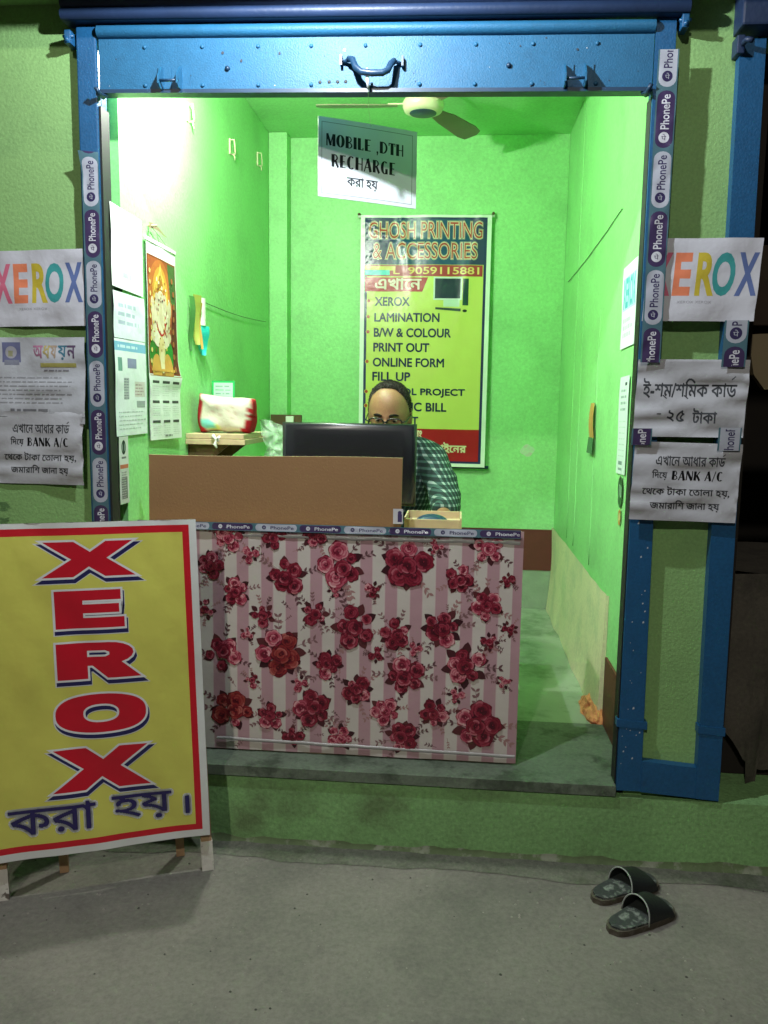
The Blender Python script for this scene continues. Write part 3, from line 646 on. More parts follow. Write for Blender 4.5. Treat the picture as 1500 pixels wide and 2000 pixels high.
# ================================================================== BACK BANNER
bn = thing('flex_banner', 'glossy green and red price banner listing services on the back wall', 'banner', (0, 0, 0))
BW_, BH_ = .684, 1.31
s = Sheet(BW_, BH_, (226, 236, 226)); NV = (36, 46, 92); GR = (198, 206, 104)
def px(x, y): return ((x-222)/(1192-222)*BW_, (1940-y)/(1940-78)*BH_)      # layout measured on the banner itself
s.rect(.022, .018, BW_-.022, BH_-.012, NV); s.rect(.036, .030, BW_-.036, BH_-.02, GR)
a = px(258, 435); s.rect(.036, a[1], BW_-.036, BH_-.02, (48, 54, 96)); s.rect(.17, a[1]+.002, BW_-.11, BH_-.022, (24, 72, 108))
for t, y0, y1, x0, x1 in (('GHOSH PRINTING', 245, 128, 285, 1125), ('& ACCESSORIES', 392, 278, 315, 1090)):
    a, c = px(x0, y0), px(x1, y1); s.text(t, (a[0], a[1], c[0], c[1]), (172, 62, 52), -.004, outl=((.055, (206, 196, 172)), (.040, (70, 40, 60)), (.026, (226, 206, 180))))
a, c = px(258, 520), px(1135, 438); s.rect(a[0], a[1], c[0], c[1], (168, 52, 62)); s.rect(a[0], a[1]+.03, a[0]+.16, c[1]-.006, (206, 190, 80)); s.rect(a[0], a[1]+.006, a[0]+.13, a[1]+.032, (60, 190, 200))
a, c = px(470, 505), px(1110, 452); s.text('L  9059115881', (a[0], a[1], c[0], c[1]), (226, 196, 120), .015)
a, c = px(258, 632), px(690, 528); s.polys([[(a[0], a[1]), (c[0], a[1]), (c[0]+.03, c[1]), (a[0], c[1])]], (176, 44, 52))
a, c = px(335, 615), px(680, 535); s.beng('এখােন', (a[0], a[1], c[0], c[1]), (236, 214, 210), 26, .0022)
# printed picture of a desktop computer
a, c = px(785, 680), px(975, 535); s.rect(a[0]-.008, a[1]-.008, c[0]+.008, c[1]+.008, (205, 212, 214)); s.rect(a[0], a[1], c[0], c[1], (24, 44, 62))
a, c = px(975, 730), px(1035, 535); s.rect(a[0]+.012, a[1], c[0], c[1], (28, 62, 60)); a, c = px(850, 740), px(970, 690); s.rect(a[0], a[1], c[0], c[1], (190, 210, 196)); a, c = px(790, 775), px(980, 745); s.polys([[(a[0], a[1]+.01), (c[0], a[1]), (c[0], c[1]-.006), (a[0], c[1])]], (44, 64, 60)); a = px(1010, 770); s.ell(a[0], a[1], .012, .007, (30, 40, 40))
for t, y, x1 in (('XEROX', 705, 598), ('LAMINATION', 822, 824), ('B/W & COLOUR', 935, 912), ('PRINT OUT', 1045, 752), ('ONLINE FORM', 1157, 866), ('FILL UP', 1264, 612), ('SCHOOL PROJECT', 1383, 1028), ('ELECTRIC BILL', 1490, 892), ('PAYMENT', 1597, 680)):
    k = (y-705)/900; a, c = px(334-k*18, y+34), px(x1, y-34); s.btext(t, (a[0], a[1], c[0], c[1]), (22, 44, 84), .0016)
    if t not in ('PRINT OUT', 'FILL UP', 'PAYMENT'): q_ = px(288-k*14, y-4); s.ell(q_[0], q_[1], .011, .011, (214, 196, 90)); s.ell(q_[0], q_[1], .0085, .0085, (170, 60, 40))
a, c = px(230, 1925), px(1110, 1655); s.rect(.036, .030, BW_-.036, c[1], (170, 28, 36))
for t, x0, y0, x1, y1 in (('এবং', 610, 1735, 712, 1670), ('সকল অনলাইেনর', 470, 1835, 1048, 1755), ('কাজ করা হয়।', 420, 1915, 858, 1845)):
    a, c = px(x0, y0), px(x1, y1); s.beng(t, (a[0], a[1], c[0], c[1]), (236, 226, 190), 26, .0018)
def bwarp(u, v):
    z = .014*(1-v)+.012*math.sin(u*math.pi)*v
    z += .010*v**3*math.sin(u*11+1.5*v)*math.exp(-((u-.25)/.35)**2)+.009*math.exp(-((u-.30-.35*(1-v))/.030)**2)*max(0, v-.62)*2.2
    z += .010*math.exp(-((u-.92+.18*(1-v)*2)/.035)**2)*max(0, v-.45)*1.5+.008*math.exp(-((u-.80-.0*(1-v))/.03)**2)*max(0, v-.5)
    z += .006*math.exp(-((v-.985+.10*(1-(2*u-1)**2))/.012)**2)+.004*noise.noise(Vector((u*4, v*5, 3)))
    return z
s.build('print', (.480, D-.035, 1.021), (1, 0, -.004), (0, 0, 1), 'vinyl', bn, bwarp, .02)
b = MB(); b.tube([(.463, D-.022, 2.328), (1.180, D-.022, 2.327)], .007, 'white', 8); b.build('batten', bn)
b = MB(); b.tube([(.470, D-.022, 1.021), (1.185, D-.022, 1.018)], .009, 'steeldark', 8); b.build('batten', bn)
for x in (.468, 1.172): b = MB(); b.lathe([(.008, 0), (.008, -.012), (.003, -.016)], (x, D-.012, 2.340), 'darkwood', 10, 'Y'); b.build('nail', bn)
b = MB(); b.tube([(.472, D-.02, 2.332), (.60, D-.03, 2.255), (.80, D-.034, 2.236), (1.0, D-.03, 2.27), (1.17, D-.02, 2.332)], .0012, 'string', 5); b.build('string', bn)

# ================================================================== XEROX STANDING BOARD
P0 = Vector((.332, -.147, 0)); u_ = Vector((.9268, .3755, 0)); nb_ = Vector((-.3755, .9268, 0)); th = math.radians(5)
v_ = nb_*math.sin(th)+Vector((0, 0, math.cos(th))); n_ = u_.cross(v_)
st = thing('sandwich_board', 'yellow XEROX flex board on a wooden stand in front of the counter', 'sign board', (0, 0, 0))
BWD, BHT = .596, .905
s = Sheet(BWD, BHT, (214, 216, 214)); s.rect(.022, .020, BWD-.020, BHT-.014, (196, 30, 44)); s.rect(.040, .037, BWD-.038, BHT-.034, (206, 204, 96))
X_ = [[(0, 1), (.34, 1), (.52, .70), (.70, 1), (1, 1), (.70, .52), (1.02, 0), (.68, 0), (.50, .29), (.32, 0), (-.02, 0), (.31, .5)]]
E_ = [[(0, 1), (.96, 1), (.96, .74), (.40, .74), (.40, .63), (.93, .63), (.93, .40), (.40, .40), (.40, .27), (1, .27), (1, 0), (0, 0)]]
def arc(cx, cy, rx, ry, a0, a1, n=8): return [(cx+rx*math.cos(math.radians(a0+(a1-a0)*k/n)), cy+ry*math.sin(math.radians(a0+(a1-a0)*k/n))) for k in range(n+1)]
RR = [[(0, 1)]+arc(.62, .70, .30, .30, 90, -60)+[(1, 0), (.60, 0), (.42, .36), (.36, .36), (.36, 0), (0, 0)], [(.36, .60), (.58, .60), (.63, .65), (.63, .73), (.58, .78), (.36, .78)][::-1]]
def sup(rx, ry, e, n=44, rev=False):
    p = []
    for k in range(n):
        a = -2*math.pi*k/n; c, d = math.cos(a), math.sin(a); p.append((.5+rx*math.copysign(abs(c)**e, c), .5+ry*math.copysign(abs(d)**e, d)))
    return p[::-1] if rev else p
OO = [sup(.5, .5, .82), sup(.20, .24, .85, 28, True)]
RR[1] = [(.36, .60), (.58, .60), (.63, .65), (.63, .73), (.58, .78), (.36, .78)]
def board_letter(loops, x0, y0, x1, y1):
    sh_ = .008*(y0-.15)/.7; x0 += .030+sh_; x1 += .010+sh_; y0 += .007
    L = [[(x0+x*(x1-x0), y0+y*(y1-y0)) for x, y in lp] for lp in loops]
    # make outer loops clockwise, holes counter-clockwise so an offset grows the letter
    def area(p): return sum(p[i][0]*p[(i+1) % len(p)][1]-p[(i+1) % len(p)][0]*p[i][1] for i in range(len(p)))
    L = [lp if (area(lp) < 0) == (i == 0) else lp[::-1] for i, lp in enumerate(L)]
    for off, c, dx, dy in ((.0085, (206, 208, 206), .002, -.0105), (.0062, (38, 38, 86), .003, -.0105), (.0058, (216, 218, 220), 0, 0), (.0003, (194, 24, 44), 0, 0)):
        vs, fs = fill_loops(L, off*BOFF); s.raw([(x+dx, y+dy) for x, y in vs], fs, c)
BOFF = 1
ox = BWD-.010    #  board coordinate of the right foot
def bx(a): return ox+a
yb = .112
board_letter(X_, bx(-.428), .863-yb, bx(-.180), .965-yb); board_letter(E_, bx(-.405), .722-yb, bx(-.208), .832-yb)
board_letter(RR, bx(-.406), .582-yb, bx(-.170), .688-yb); board_letter(OO, bx(-.415), .432-yb, bx(-.160), .545-yb); board_letter(X_, bx(-.424), .275-yb, bx(-.160), .397-yb)
for t, x0, x1, y0, y1 in (('করা', -.522, -.300, .178, .252), ('হয়', -.258, -.098, .180, .254), ('।', -.062, -.050, .184, .234)):
    s.beng(t, (bx(x0+.008), y0-yb, bx(x1+.006), y1-yb), (44, 38, 92), 40, .0010, (.0075, (214, 216, 214)))
def stw(u, v):
    return .014*noise.noise(Vector((u*2.2+v*1.5, v*1.8-u, 8)))+.006*noise.noise(Vector((u*7+v*5, v*3-u*2, 3)))+.0035*math.exp(-((u-.15-.35*v+.1)/.05)**2)*.8+.003*math.sin(u*9+v*4)*(1-abs(2*v-1))*.5+.006*noise.noise(Vector((u*9, v*2, 4)))*max(0, v-.93)*8
Ob = P0+u_*(-ox)+v_*yb+n_*.030
s.build('print', Ob-u_*.010, u_, v_-u_*.024, 'board', st, stw, .018, thick=.016)
def batten(name, p, q, wx, wy, m='woodleg', tip=None):
    b = MB(); p, q = Vector(p), Vector(q); t = (q-p).normalized(); a = u_; c = t.cross(a).normalized()
    def bxx(p, q, wx, wy, m):
        V = [r+a*sx*wx/2+c*sy*wy/2 for r in (p, q) for sx, sy in ((-1, -1), (1, -1), (1, 1), (-1, 1))]
        b.add(V, [(0, 1, 2, 3), (7, 6, 5, 4), (0, 4, 5, 1), (1, 5, 6, 2), (2, 6, 7, 3), (3, 7, 4, 0)], m)
    bxx(p, q, wx, wy, m)
    if tip: bxx(p-t*.001, p+t*tip, wx+.003, wy+.003, 'limewash')
    b.build(name, st)
for du in (.0, -.551):
    f = P0+u_*(du-(.006 if du == 0 else -.002)); batten('leg', f+v_*.0, f+v_*.985-u_*.036, .030, .022, tip=.085)
    k = f+u_*(-.11 if du == 0 else .11); batten('strut', Vector((k.x, min(k.y+.10, -.03), .001)), k+v_*.95+nb_*.014, .024, .018)
batten('cross_rail', P0+u_*(-.54)+v_*.98, P0+u_*.0+v_*.98, .02, .022) if False else None
for zz in (.14, .975):
    b = MB()
    p, q = P0+u_*(-.536)+v_*zz, P0+u_*(-.024-.03*zz)+v_*zz
    b.extrude([p-v_*.012+n_*.010, p+v_*.012+n_*.010, p+v_*.012-n_*.010, p-v_*.012-n_*.010], q-p, 'woodleg'); b.build('cross_rail', st)

# ================================================================== COUNTER
ct = thing('shop_counter', 'shop counter faced with pink striped rose sheet', 'counter', (0, 0, 0))
CX0, CX1, CY0, CZ = .035, 1.219, .100, .977
b = MB(); b.box(CX0+.004, CX1-.004, CY0+.004, CY0+.022, .253, CZ-.003, 'wood'); b.box(CX0+.004, CX0+.022, CY0+.023, .655, .253, .86, 'wood'); b.box(CX1-.022, CX1-.004, CY0+.023, .655, .253, .86, 'wood'); b.build('body', ct)
fw_, fh_ = CX1-CX0, CZ-.258
s = Sheet(fw_, fh_, (205, 198, 190), 2.5e-5)
ps = []; x = .012-.0763*3
while x < fw_:
    a, c = max(0, x), min(fw_, x+.036)
    if c > a: ps += R_(a, 0, c, fh_)
    x += .0763
s.polys(ps, (184, 148, 155))
ps = []; x = .012-.0763*3+.036
while x < fw_:
    for d in (-.0375, .0008):
        a, c = max(0, x+d-.0002), min(fw_, x+d+.0012)
        if c > a: ps += R_(a, 0, c, fh_)
    x += .0763
s.polys(ps, (204, 180, 180))
pal = {'r': [(78, 18, 34), (108, 22, 42), (132, 32, 52), (152, 56, 74), (182, 100, 112), (58, 16, 28)], 'o': [(84, 18, 30), (112, 26, 38), (136, 42, 44), (152, 66, 62), (176, 98, 92), (60, 16, 26)], 'p': [(110, 24, 46), (150, 48, 70), (180, 84, 102), (204, 132, 140), (220, 168, 170), (96, 30, 44)]}
fr = random.Random(11)
def blob(cx, cy, rx, ry, rot, n=14, jag=.16, lobes=5):
    ph = fr.random()*6; p = []
    for k in range(n):
        a = 2*math.pi*k/n; r = 1+jag*math.sin(a*lobes+ph)+fr.uniform(-.05, .05); x, y = rx*r*math.cos(a), ry*r*math.sin(a); p.append((cx+x*math.cos(rot)-y*math.sin(rot), cy+x*math.sin(rot)+y*math.cos(rot)))
    return p
def clipfit(p): return [(min(max(x, .0), fw_), min(max(y, .0), fh_)) for x, y in p]
def put(p, c):
    p = clipfit(p)
    if max(q[0] for q in p)-min(q[0] for q in p) < 1e-4 or max(q[1] for q in p)-min(q[1] for q in p) < 1e-4: return
    s.polys([p], c)
def leaf(cx, cy, an, l, wd, c):
    ca, sa = math.cos(an), math.sin(an); pts = [(0, 0), (.25, .5), (.5, .62), (.78, .38), (1, 0), (.78, -.32), (.5, -.55), (.25, -.45)]
    put([(cx+x*l*ca-y*wd*sa, cy+x*l*sa+y*wd*ca) for x, y in pts], c)
def rose(cx, cy, r, P):
    put(blob(cx, cy, r, r*.94, fr.random()*6, 22, .09, 6), P[fr.choice((0, 1, 1))])
    rot = fr.random()*6
    for ringr, k, sz in ((.68, 6, .42), (.46, 5, .34), (.26, 4, .24)):
        for i in range(k):
            a = rot+2*math.pi*i/k+fr.uniform(-.2, .2); c = P[fr.choice((1, 2, 2, 3, 3, 4) if ringr > .4 else (1, 2, 3, 0))]
            put(blob(cx+math.cos(a)*r*ringr, cy+math.sin(a)*r*ringr, r*sz*.62, r*sz, a, 11, .08, 3), c)
            put(blob(cx+math.cos(a)*r*(ringr-.11), cy+math.sin(a)*r*(ringr-.11), r*sz*.50, r*sz*.82, a, 10, .06, 3), P[max(0, P.index(c)-1)])
        rot += .5
    put(blob(cx, cy, r*.16, r*.15, 0, 10, .1, 3), P[5]); put(blob(cx+r*.04, cy+r*.03, r*.07, r*.09, 0, 8, .1, 3), P[2])
def sprig(cx, cy, an, l):
    c = fr.choice(((104, 74, 78), (134, 100, 102), (164, 124, 122))); ex, ey = cx+math.cos(an)*l, cy+math.sin(an)*l
    for p in stroke_polys([(cx, cy), (ex, ey)], .0014): put(p, c)
    for k in range(3):
        t = .4+.3*k
        for sg in (-1, 1): leaf(cx+(ex-cx)*t, cy+(ey-cy)*t, an+sg*fr.uniform(.5, 1.0), l*fr.uniform(.2, .34), l*fr.uniform(.09, .14), c)
def cluster(cx, cy, R, P):
    s.L = 4
    for k in range(4): a = fr.random()*6.28; sprig(cx+math.cos(a)*R*.55, cy+math.sin(a)*R*.5, a, R*.72)
    n = fr.choice((4, 5, 6)); o_ = fr.random()*6
    for k in range(n): a = o_+6.28*k/n+fr.uniform(-.4, .4); leaf(cx+math.cos(a)*R*.42, cy+math.sin(a)*R*.42, a, R*.52, R*.30, fr.choice(((74, 34, 40), (92, 44, 48), (60, 26, 34))))
    m = 3 if R < .04 else 4 if R < .05 else 5; o_ = fr.random()*6
    for k in range(m):
        a = o_+6.28*k/m; PP = P if fr.random() < .7 else pal['p']; rose(cx+math.cos(a)*R*fr.uniform(.38, .60), cy+math.sin(a)*R*fr.uniform(.38, .62), R*fr.uniform(.20, .42), PP)
    rose(cx+fr.uniform(-.1, .1)*R, cy+fr.uniform(-.1, .1)*R, R*.36, P)
CL = [(160, 110, 80, 'p'), (360, 110, 62, 'r'), (545, 95, 72, 'r'), (70, 240, 72, 'r'), (185, 360, 78, 'r'), (420, 290, 98, 'r'), (665, 240, 112, 'r'), (960, 230, 125, 'r'), (1190, 295, 75, 'r'), (1310, 150, 88, 'p'), (1310, 410, 85, 'r'), (310, 470, 66, 'r'), (550, 460, 70, 'r'), (730, 520, 115, 'r'), (915, 550, 82, 'r'), (1120, 515, 100, 'r'), (125, 650, 98, 'r'), (390, 640, 125, 'o'), (610, 700, 76, 'r'), (960, 745, 102, 'r'), (1225, 690, 112, 'r'), (740, 820, 82, 'r'), (170, 920, 108, 'o'), (350, 950, 76, 'r'), (545, 910, 100, 'r'), (870, 910, 75, 'p'), (1095, 915, 76, 'r'), (1290, 970, 125, 'r'), (670, 1045, 72, 'p'), (950, 1035, 85, 'r'), (45, 450, 55, 'r'), (1415, 520, 42, 'r'), (1400, 760, 40, 'p'), (-60, 330, 90, 'r'), (-150, 560, 110, 'r'), (-90, 820, 90, 'r'), (-200, 260, 80, 'o'), (-230, 900, 90, 'r'), (255, 190, 44, 'p'), (810, 350, 46, 'r'), (1085, 150, 44, 'p'), (480, 790, 44, 'p'), (830, 650, 42, 'r'), (1330, 580, 48, 'r'), (260, 780, 42, 'r'), (1190, 830, 44, 'p'), (640, 350, 40, 'p'), (1000, 620, 40, 'p'), (450, 1045, 60, 'r'), (240, 560, 40, 'p'), (1400, 300, 40, 'r')]
for zx, zy, zr, k in CL:
    pxx = 380+zx*.44; pyy = 1000+zy*.44-(pxx-390)*.024
    X = .236+(pxx-390)/645; Z = .977-(pyy-1020)*.001533
    cluster(X-CX0, Z-.258, zr*.44/645*1.04, pal[k])
for i in range(46):
    s.L = 3; sprig(fr.random()*fw_, fr.random()*fh_, fr.random()*6.28, .022+.016*fr.random())
s.build('floral_sheet', (CX0, CY0, .258), Uf, Vf, 'lamin', ct, lambda u, v: .005*noise.noise(Vector((u*5, v*2, 2)))+.0025*noise.noise(Vector((u*16, v*4, 6)))+.004, .045)
s = tape(fw_-.02, .024, -.04, 1, .135)
b = MB(); b.box(CX0+.001, CX1-.002, CY0+.0225, .665, .861, .882, 'wood'); b.build('worktop', ct)
o = s.build('edge_tape', (CX0+.010, CY0-.0125, CZ+.004), (0, -.12, -1), (1, 0, 0), 'tape', ct, lambda u, v: .0015*noise.noise(Vector((v*30, u*2, 7))), .017)
b = MB()
def foil(u, v):
    x = CX0+.25+u*(fw_-.26); a = v*math.pi; return (x, CY0-.002-.004*math.sin(a)-.002*abs(noise.noise(Vector((x*40, 2, 3)))), CZ-.035+.006*math.cos(a)+.003*noise.noise(Vector((x*16, 0, 3))))
b.grid(240, 8, foil, mat('clear taped edge', (.42, .42, .42), .25, bump=.4, bscale=70)); b.build('edge_bead', ct)
b = MB(); b.grid(200, 6, lambda u, v: (CX0+.25+u*.93, CY0-.0085-.003*math.sin(v*math.pi)-.0015*abs(noise.noise(Vector((u*40, 2, 3)))), .294-.012*u+.005*math.cos(v*math.pi)+.002*noise.noise(Vector((u*12, 0, 3)))), mat('clear taped hem', (.40, .39, .38), .3, bump=.4, bscale=70)); b.build('edge_bead', ct)

# cardboard screen on the counter
cb = thing('cardboard_panel', 'plain brown cardboard panel standing on the counter before the monitor', 'cardboard', (0, 0, 0))
b = MB()
def cbf(y):
    return lambda u, v: (.064+u*.787+.002*v, y+.004+.006*math.sin(u*3.1)+.003*noise.noise(Vector((u*3, v*2, 1)))+.01*v, .8825+v*(.2965+.004*u-.002*math.sin(u*6)))
b.grid(24, 4, cbf(.125), 'card'); b.grid(24, 4, cbf(.134), 'card')
F0, F1 = cbf(.125), cbf(.134)
for i in range(24):
    b.add([F0(i/24, 1), F0((i+1)/24, 1), F1((i+1)/24, 1), F1(i/24, 1)], [(0, 1, 2, 3)], 'cardedge')
for uu in (0, 1): b.add([F0(uu, 0), F0(uu, 1), F1(uu, 1), F1(uu, 0)], [(0, 1, 2, 3)], 'cardedge')
b.build('panel', cb)
s = Sheet(.030, .046, (196, 196, 200)); s.rect(.014, .006, .027, .03, (70, 60, 100)); s.ell(.020, .034, .006, .006, (70, 60, 100))
s.build('tape_patch', (.828, .1265, .985), Uf, Vf, 'tape', cb)

# monitor
mo = thing('computer_monitor', 'black computer monitor seen from behind above the cardboard', 'monitor', (0, 0, 0))
b = MB()
x0, x1, z0, z1, yy = .418, .878, 1.000, 1.279, .452
prof = [(0, 0, .0), (.004, .004, .006), (.016, .016, .012), (.05, .05, .016), (.10, .09, .018)]
rings = []
for (ix, iz, dy) in prof: rings.append([(x0+ix, yy-dy, z0+iz), (x1-ix, yy-dy, z0+iz), (x1-ix, yy-dy, z1-iz*.5), (x0+ix, yy-dy, z1-iz*.5)])
rings.insert(0, [(x0, yy+.020, z0), (x1, yy+.020, z0), (x1, yy+.020, z1), (x0, yy+.020, z1)])
vs = [p for r_ in rings for p in r_]; fs = []
for i in range(len(rings)-1):
    for k in range(4): k2 = (k+1) % 4; fs.append((i*4+k, i*4+k2, (i+1)*4+k2, (i+1)*4+k))
fs += [(3, 2, 1, 0), tuple(range(len(vs)-4, len(vs)))]
b.add(vs, fs, 'blackgloss', True); b.build('casing', mo)
b = MB(); b.box(x0+.012, x1-.012, yy+.0205, yy+.023, z0+.016, z1-.012, 'black'); b.build('screen', mo)
b = MB(); b.box(.60, .70, yy-.045, yy-.0245, .89, 1.13, 'black', .006); b.box(.54, .76, yy-.10, yy+.06, .8825, .892, 'black', .003); b.build('stand', mo)

# wooden tray with a dark curved thing beside the monitor
tr = thing('wooden_tray', 'pale wooden tray at the right end of the counter top', 'tray', (0, 0, 0))
b = MB(); b.box(.86, 1.03, .256, .419, .96, .966, 'wood'); b.box(.86, 1.03, .250, .2555, .8825, .984, 'wood', .001); b.box(.86, 1.03, .4195, .425, .8825, .990, 'wood', .001); b.box(1.0305, 1.036, .25, .425, .8825, .990, 'wood', .001); b.box(.854, .8595, .25, .425, .8825, .990, 'wood', .001); b.build('box', tr)
b = MB()
b.grid(14, 8, lambda u, v: (.885+u*.11, .262+v*.085, .967+.028*max(0, (1-(2*u-1)**2))**.6*max(0, 1-(2*v-1)**2)**.5), 'steeldark'); o = b.build('computer_mouse'); tag(o, 'dark rounded mouse lying in the wooden tray', 'mouse')

# ================================================================== SHOPKEEPER
def skin_obj(name, verts, edges, radii, mt, parent=None, sub=2, root=0):
    me = bpy.data.meshes.new(name); me.from_pydata(verts, edges, []); o = bpy.data.objects.new(name, me); COL.objects.link(o)
    o.modifiers.new('s', 'SKIN'); m2 = o.modifiers.new('d', 'SUBSURF'); m2.levels = sub; m2.render_levels = sub
    for i, r in enumerate(radii):
        d = me.skin_vertices[0].data[i]; d.radius = r if isinstance(r, tuple) else (r, r); d.use_root = (i == root)
    nm = eval_mesh(o); bpy.data.objects.remove(o); bpy.data.meshes.remove(me)
    nm.name = name
    for p in nm.polygons: p.use_smooth = True
    nm.materials.clear(); nm.materials.append(M[mt]) if mt else None
    return nm
HC = Vector((.757, .80, 1.312)); HT = Matrix.Rotation(math.radians(17), 3, 'X') @ Matrix.Rotation(math.radians(-5), 3, 'Z')
def head_pt(th_, ph, off=0):
    """th: 0 = face (-y), ph: latitude"""
    cx, sx, cz, sz = math.cos(th_), math.sin(th_), math.cos(ph), math.sin(ph)
    x, y, z = sx*cz, -cx*cz, sz
    P = Vector((x*.079, y*.096, z*.118)); fr_ = max(0, -y)
    if z > 0:
        k = (max(0, 1-z**2.7))**(1/2.3)/max(cz, 1e-4); P.x *= k; P.y *= 1+(k-1)*.8
    if z < 0: P.x *= 1-.30*(-z)**1.6; P.y *= 1-(.10 if y < 0 else .28)*(-z)**1.5
    if z > 0: P.y *= 1+.03*(1 if y > 0 else 0)
    def gb(x0, z0, sx_, sz_, a): return a*fr_*math.exp(-((P.x-x0)/sx_)**2-((P.z-z0)/sz_)**2)
    dy = gb(0, -.030, .010, .020, .020)+gb(0, -.010, .008, .020, .010)+gb(-.030, .018, .022, .007, .004)+gb(.030, .018, .022, .007, .004)
    dy -= gb(-.031, -.004, .014, .010, .008)+gb(.031, -.004, .014, .010, .008)
    dy += gb(0, -.064, .020, .005, .005)+gb(0, -.074, .018, .005, .005)-gb(0, -.069, .02, .003, .003)+gb(0, -.10, .018, .012, .006)
    dy += gb(-.014, -.036, .006, .006, .006)+gb(.014, -.036, .006, .006, .006)
    P.y -= dy
    if off: P += Vector((x, y, z))*off
    return P
NT, NP = 72, 48
hv = []; hf = []
for j in range(NP+1):
    for i in range(NT): hv.append(head_pt(2*math.pi*i/NT, -math.pi/2+math.pi*j/NP))
for j in range(NP):
    for i in range(NT): hf.append((j*NT+i, j*NT+(i+1) % NT, (j+1)*NT+(i+1) % NT, (j+1)*NT+i))
HW = lambda p: HC+HT @ p
man = thing('person', 'seated man in glasses and green plaid shirt working behind the monitor', 'person', (0, 0, 0))
# skeleton
neck0, neck1 = Vector((.758, .845, 1.175)), Vector((.757, .822, 1.25))
sk = [(.76, 1.06, .74), (.76, 1.02, .88), (.758, .95, 1.02), (.757, .90, 1.12), tuple(neck0), tuple(neck1)]
ed = [(0, 1), (1, 2), (2, 3), (3, 4), (4, 5)]; ra = [(.135, .10), (.12, .09), (.135, .09), (.11, .075), (.052, .052), (.056, .056)]
def chain(fr_i, pts, rs):
    k = fr_i
    for p, r in zip(pts, rs): sk.append(tuple(p)); ra.append(r if isinstance(r, tuple) else (r, r)); ed.append((k, len(sk)-1)); k = len(sk)-1
    return k
arms = {1: [(.912, .885, 1.148), (.965, .80, 1.035), (.985, .71, .955), (.955, .61, .925), (.905, .545, .915)], -1: [(.59, .885, 1.150), (.53, .80, 1.035), (.51, .71, .955), (.555, .61, .925), (.60, .545, .915)]}
for sgn in (1, -1):
    k = chain(3, arms[sgn], [.044, .036, .036, .030, (.026, .018)])
    w0 = Vector(arms[sgn][-1]); d = (w0-Vector(arms[sgn][-2])).normalized(); sd = d.cross(Vector((0, 0, 1))).normalized()
    pal_ = chain(k, [w0+d*.045], [(.034, .014)])
    for q_, ln in ((-.026, .062), (-.009, .074), (.009, .070), (.026, .054)):
        b0 = w0+d*.078+sd*q_; chain(pal_, [b0, b0+d*ln*.5+Vector((0, 0, .006)), b0+d*ln+Vector((0, 0, -.010))], [.009, .0085, .0075])
    b0 = w0+d*.03-sd*.036*sgn; chain(k, [b0, b0+d*.035-sd*.014*sgn, b0+d*.06-sd*.012*sgn], [.011, .010, .008])
for sgn in (1, -1):
    hx = .76+.085*sgn; chain(0, [(hx, 1.0, .735), (hx+.03*sgn, .66, .73), (hx+.03*sgn, .70, .32)], [.095, .068, .048]); chain(len(sk)-1, [(hx+.03*sgn, .60, .275)], [(.045, .03)])
bm = bmesh.new(); bm.from_mesh(skin_obj('body', sk, ed, ra, None, None, 2))
hm = bpy.data.meshes.new('h'); hm.from_pydata([HW(v) for v in hv], [], hf); bm.from_mesh(hm)
for sgn in (1, -1):   # ears
    em = bmesh.new(); bmesh.ops.create_uvsphere(em, u_segments=14, v_segments=10, radius=1)
    for v in em.verts: v.co = HW(Vector((sgn*(.0785+.006*v.co.x*sgn+.004*abs(v.co.z)), .004+.018*v.co.y+.006*v.co.z, -.012+.031*v.co.z)))
    t_m = bpy.data.meshes.new('e'); em.to_mesh(t_m); em.free(); bm.from_mesh(t_m)
me = bpy.data.meshes.new('body'); bm.to_mesh(me); bm.free(); o = bpy.data.objects.new('body', me); COL.objects.link(o)
rm = o.modifiers.new('r', 'REMESH'); rm.mode = 'VOXEL'; rm.voxel_size = .0045; rm.use_smooth_shade = True
sm_ = o.modifiers.new('s', 'SMOOTH'); sm_.iterations = 2; sm_.factor = .4
nm = eval_mesh(o); bpy.data.objects.remove(o); nm.materials.clear(); nm.materials.append(M['skin'])
for p in nm.polygons: p.use_smooth = True
nm.name = 'body'; link('body', nm, man)
# hair: shell over crown, sides and back with a receding front
def hairline(th_):
    a = abs((th_+math.pi) % (2*math.pi)-math.pi)
    base = [(0, 1.27), (.35, 1.27), (.7, 1.17), (1.0, .88), (1.25, .46), (1.5, -.05), (1.65, .10), (1.95, .02), (2.2, -.35), (3.2, -.45)]
    for (a0, v0), (a1, v1) in zip(base, base[1:]):
        if a0 <= a <= a1: return v0+(v1-v0)*(a-a0)/(a1-a0)
    return -.45
hh = bmesh.new(); rows = []; hr = random.Random(9)
for i in range(120):
    t = 2*math.pi*i/120; h0 = hairline(t)+.07+.08*noise.noise(Vector((t*7, 1, 2)))+.07*noise.noise(Vector((t*24, 4, 2))); col = []
    for j in range(17):
        k = j/16; ph = h0+(math.pi/2*.999-h0)*k; of = .0004+.0038*min(1, k*3)+.0025*noise.noise(Vector((t*26, ph*5, 3)))
        col.append(hh.verts.new(HW(head_pt(t, ph, of))))
    rows.append(col)
for i in range(120):
    for j in range(16): hh.faces.new((rows[i][j], rows[(i+1) % 120][j], rows[(i+1) % 120][j+1], rows[i][j+1])).smooth = True
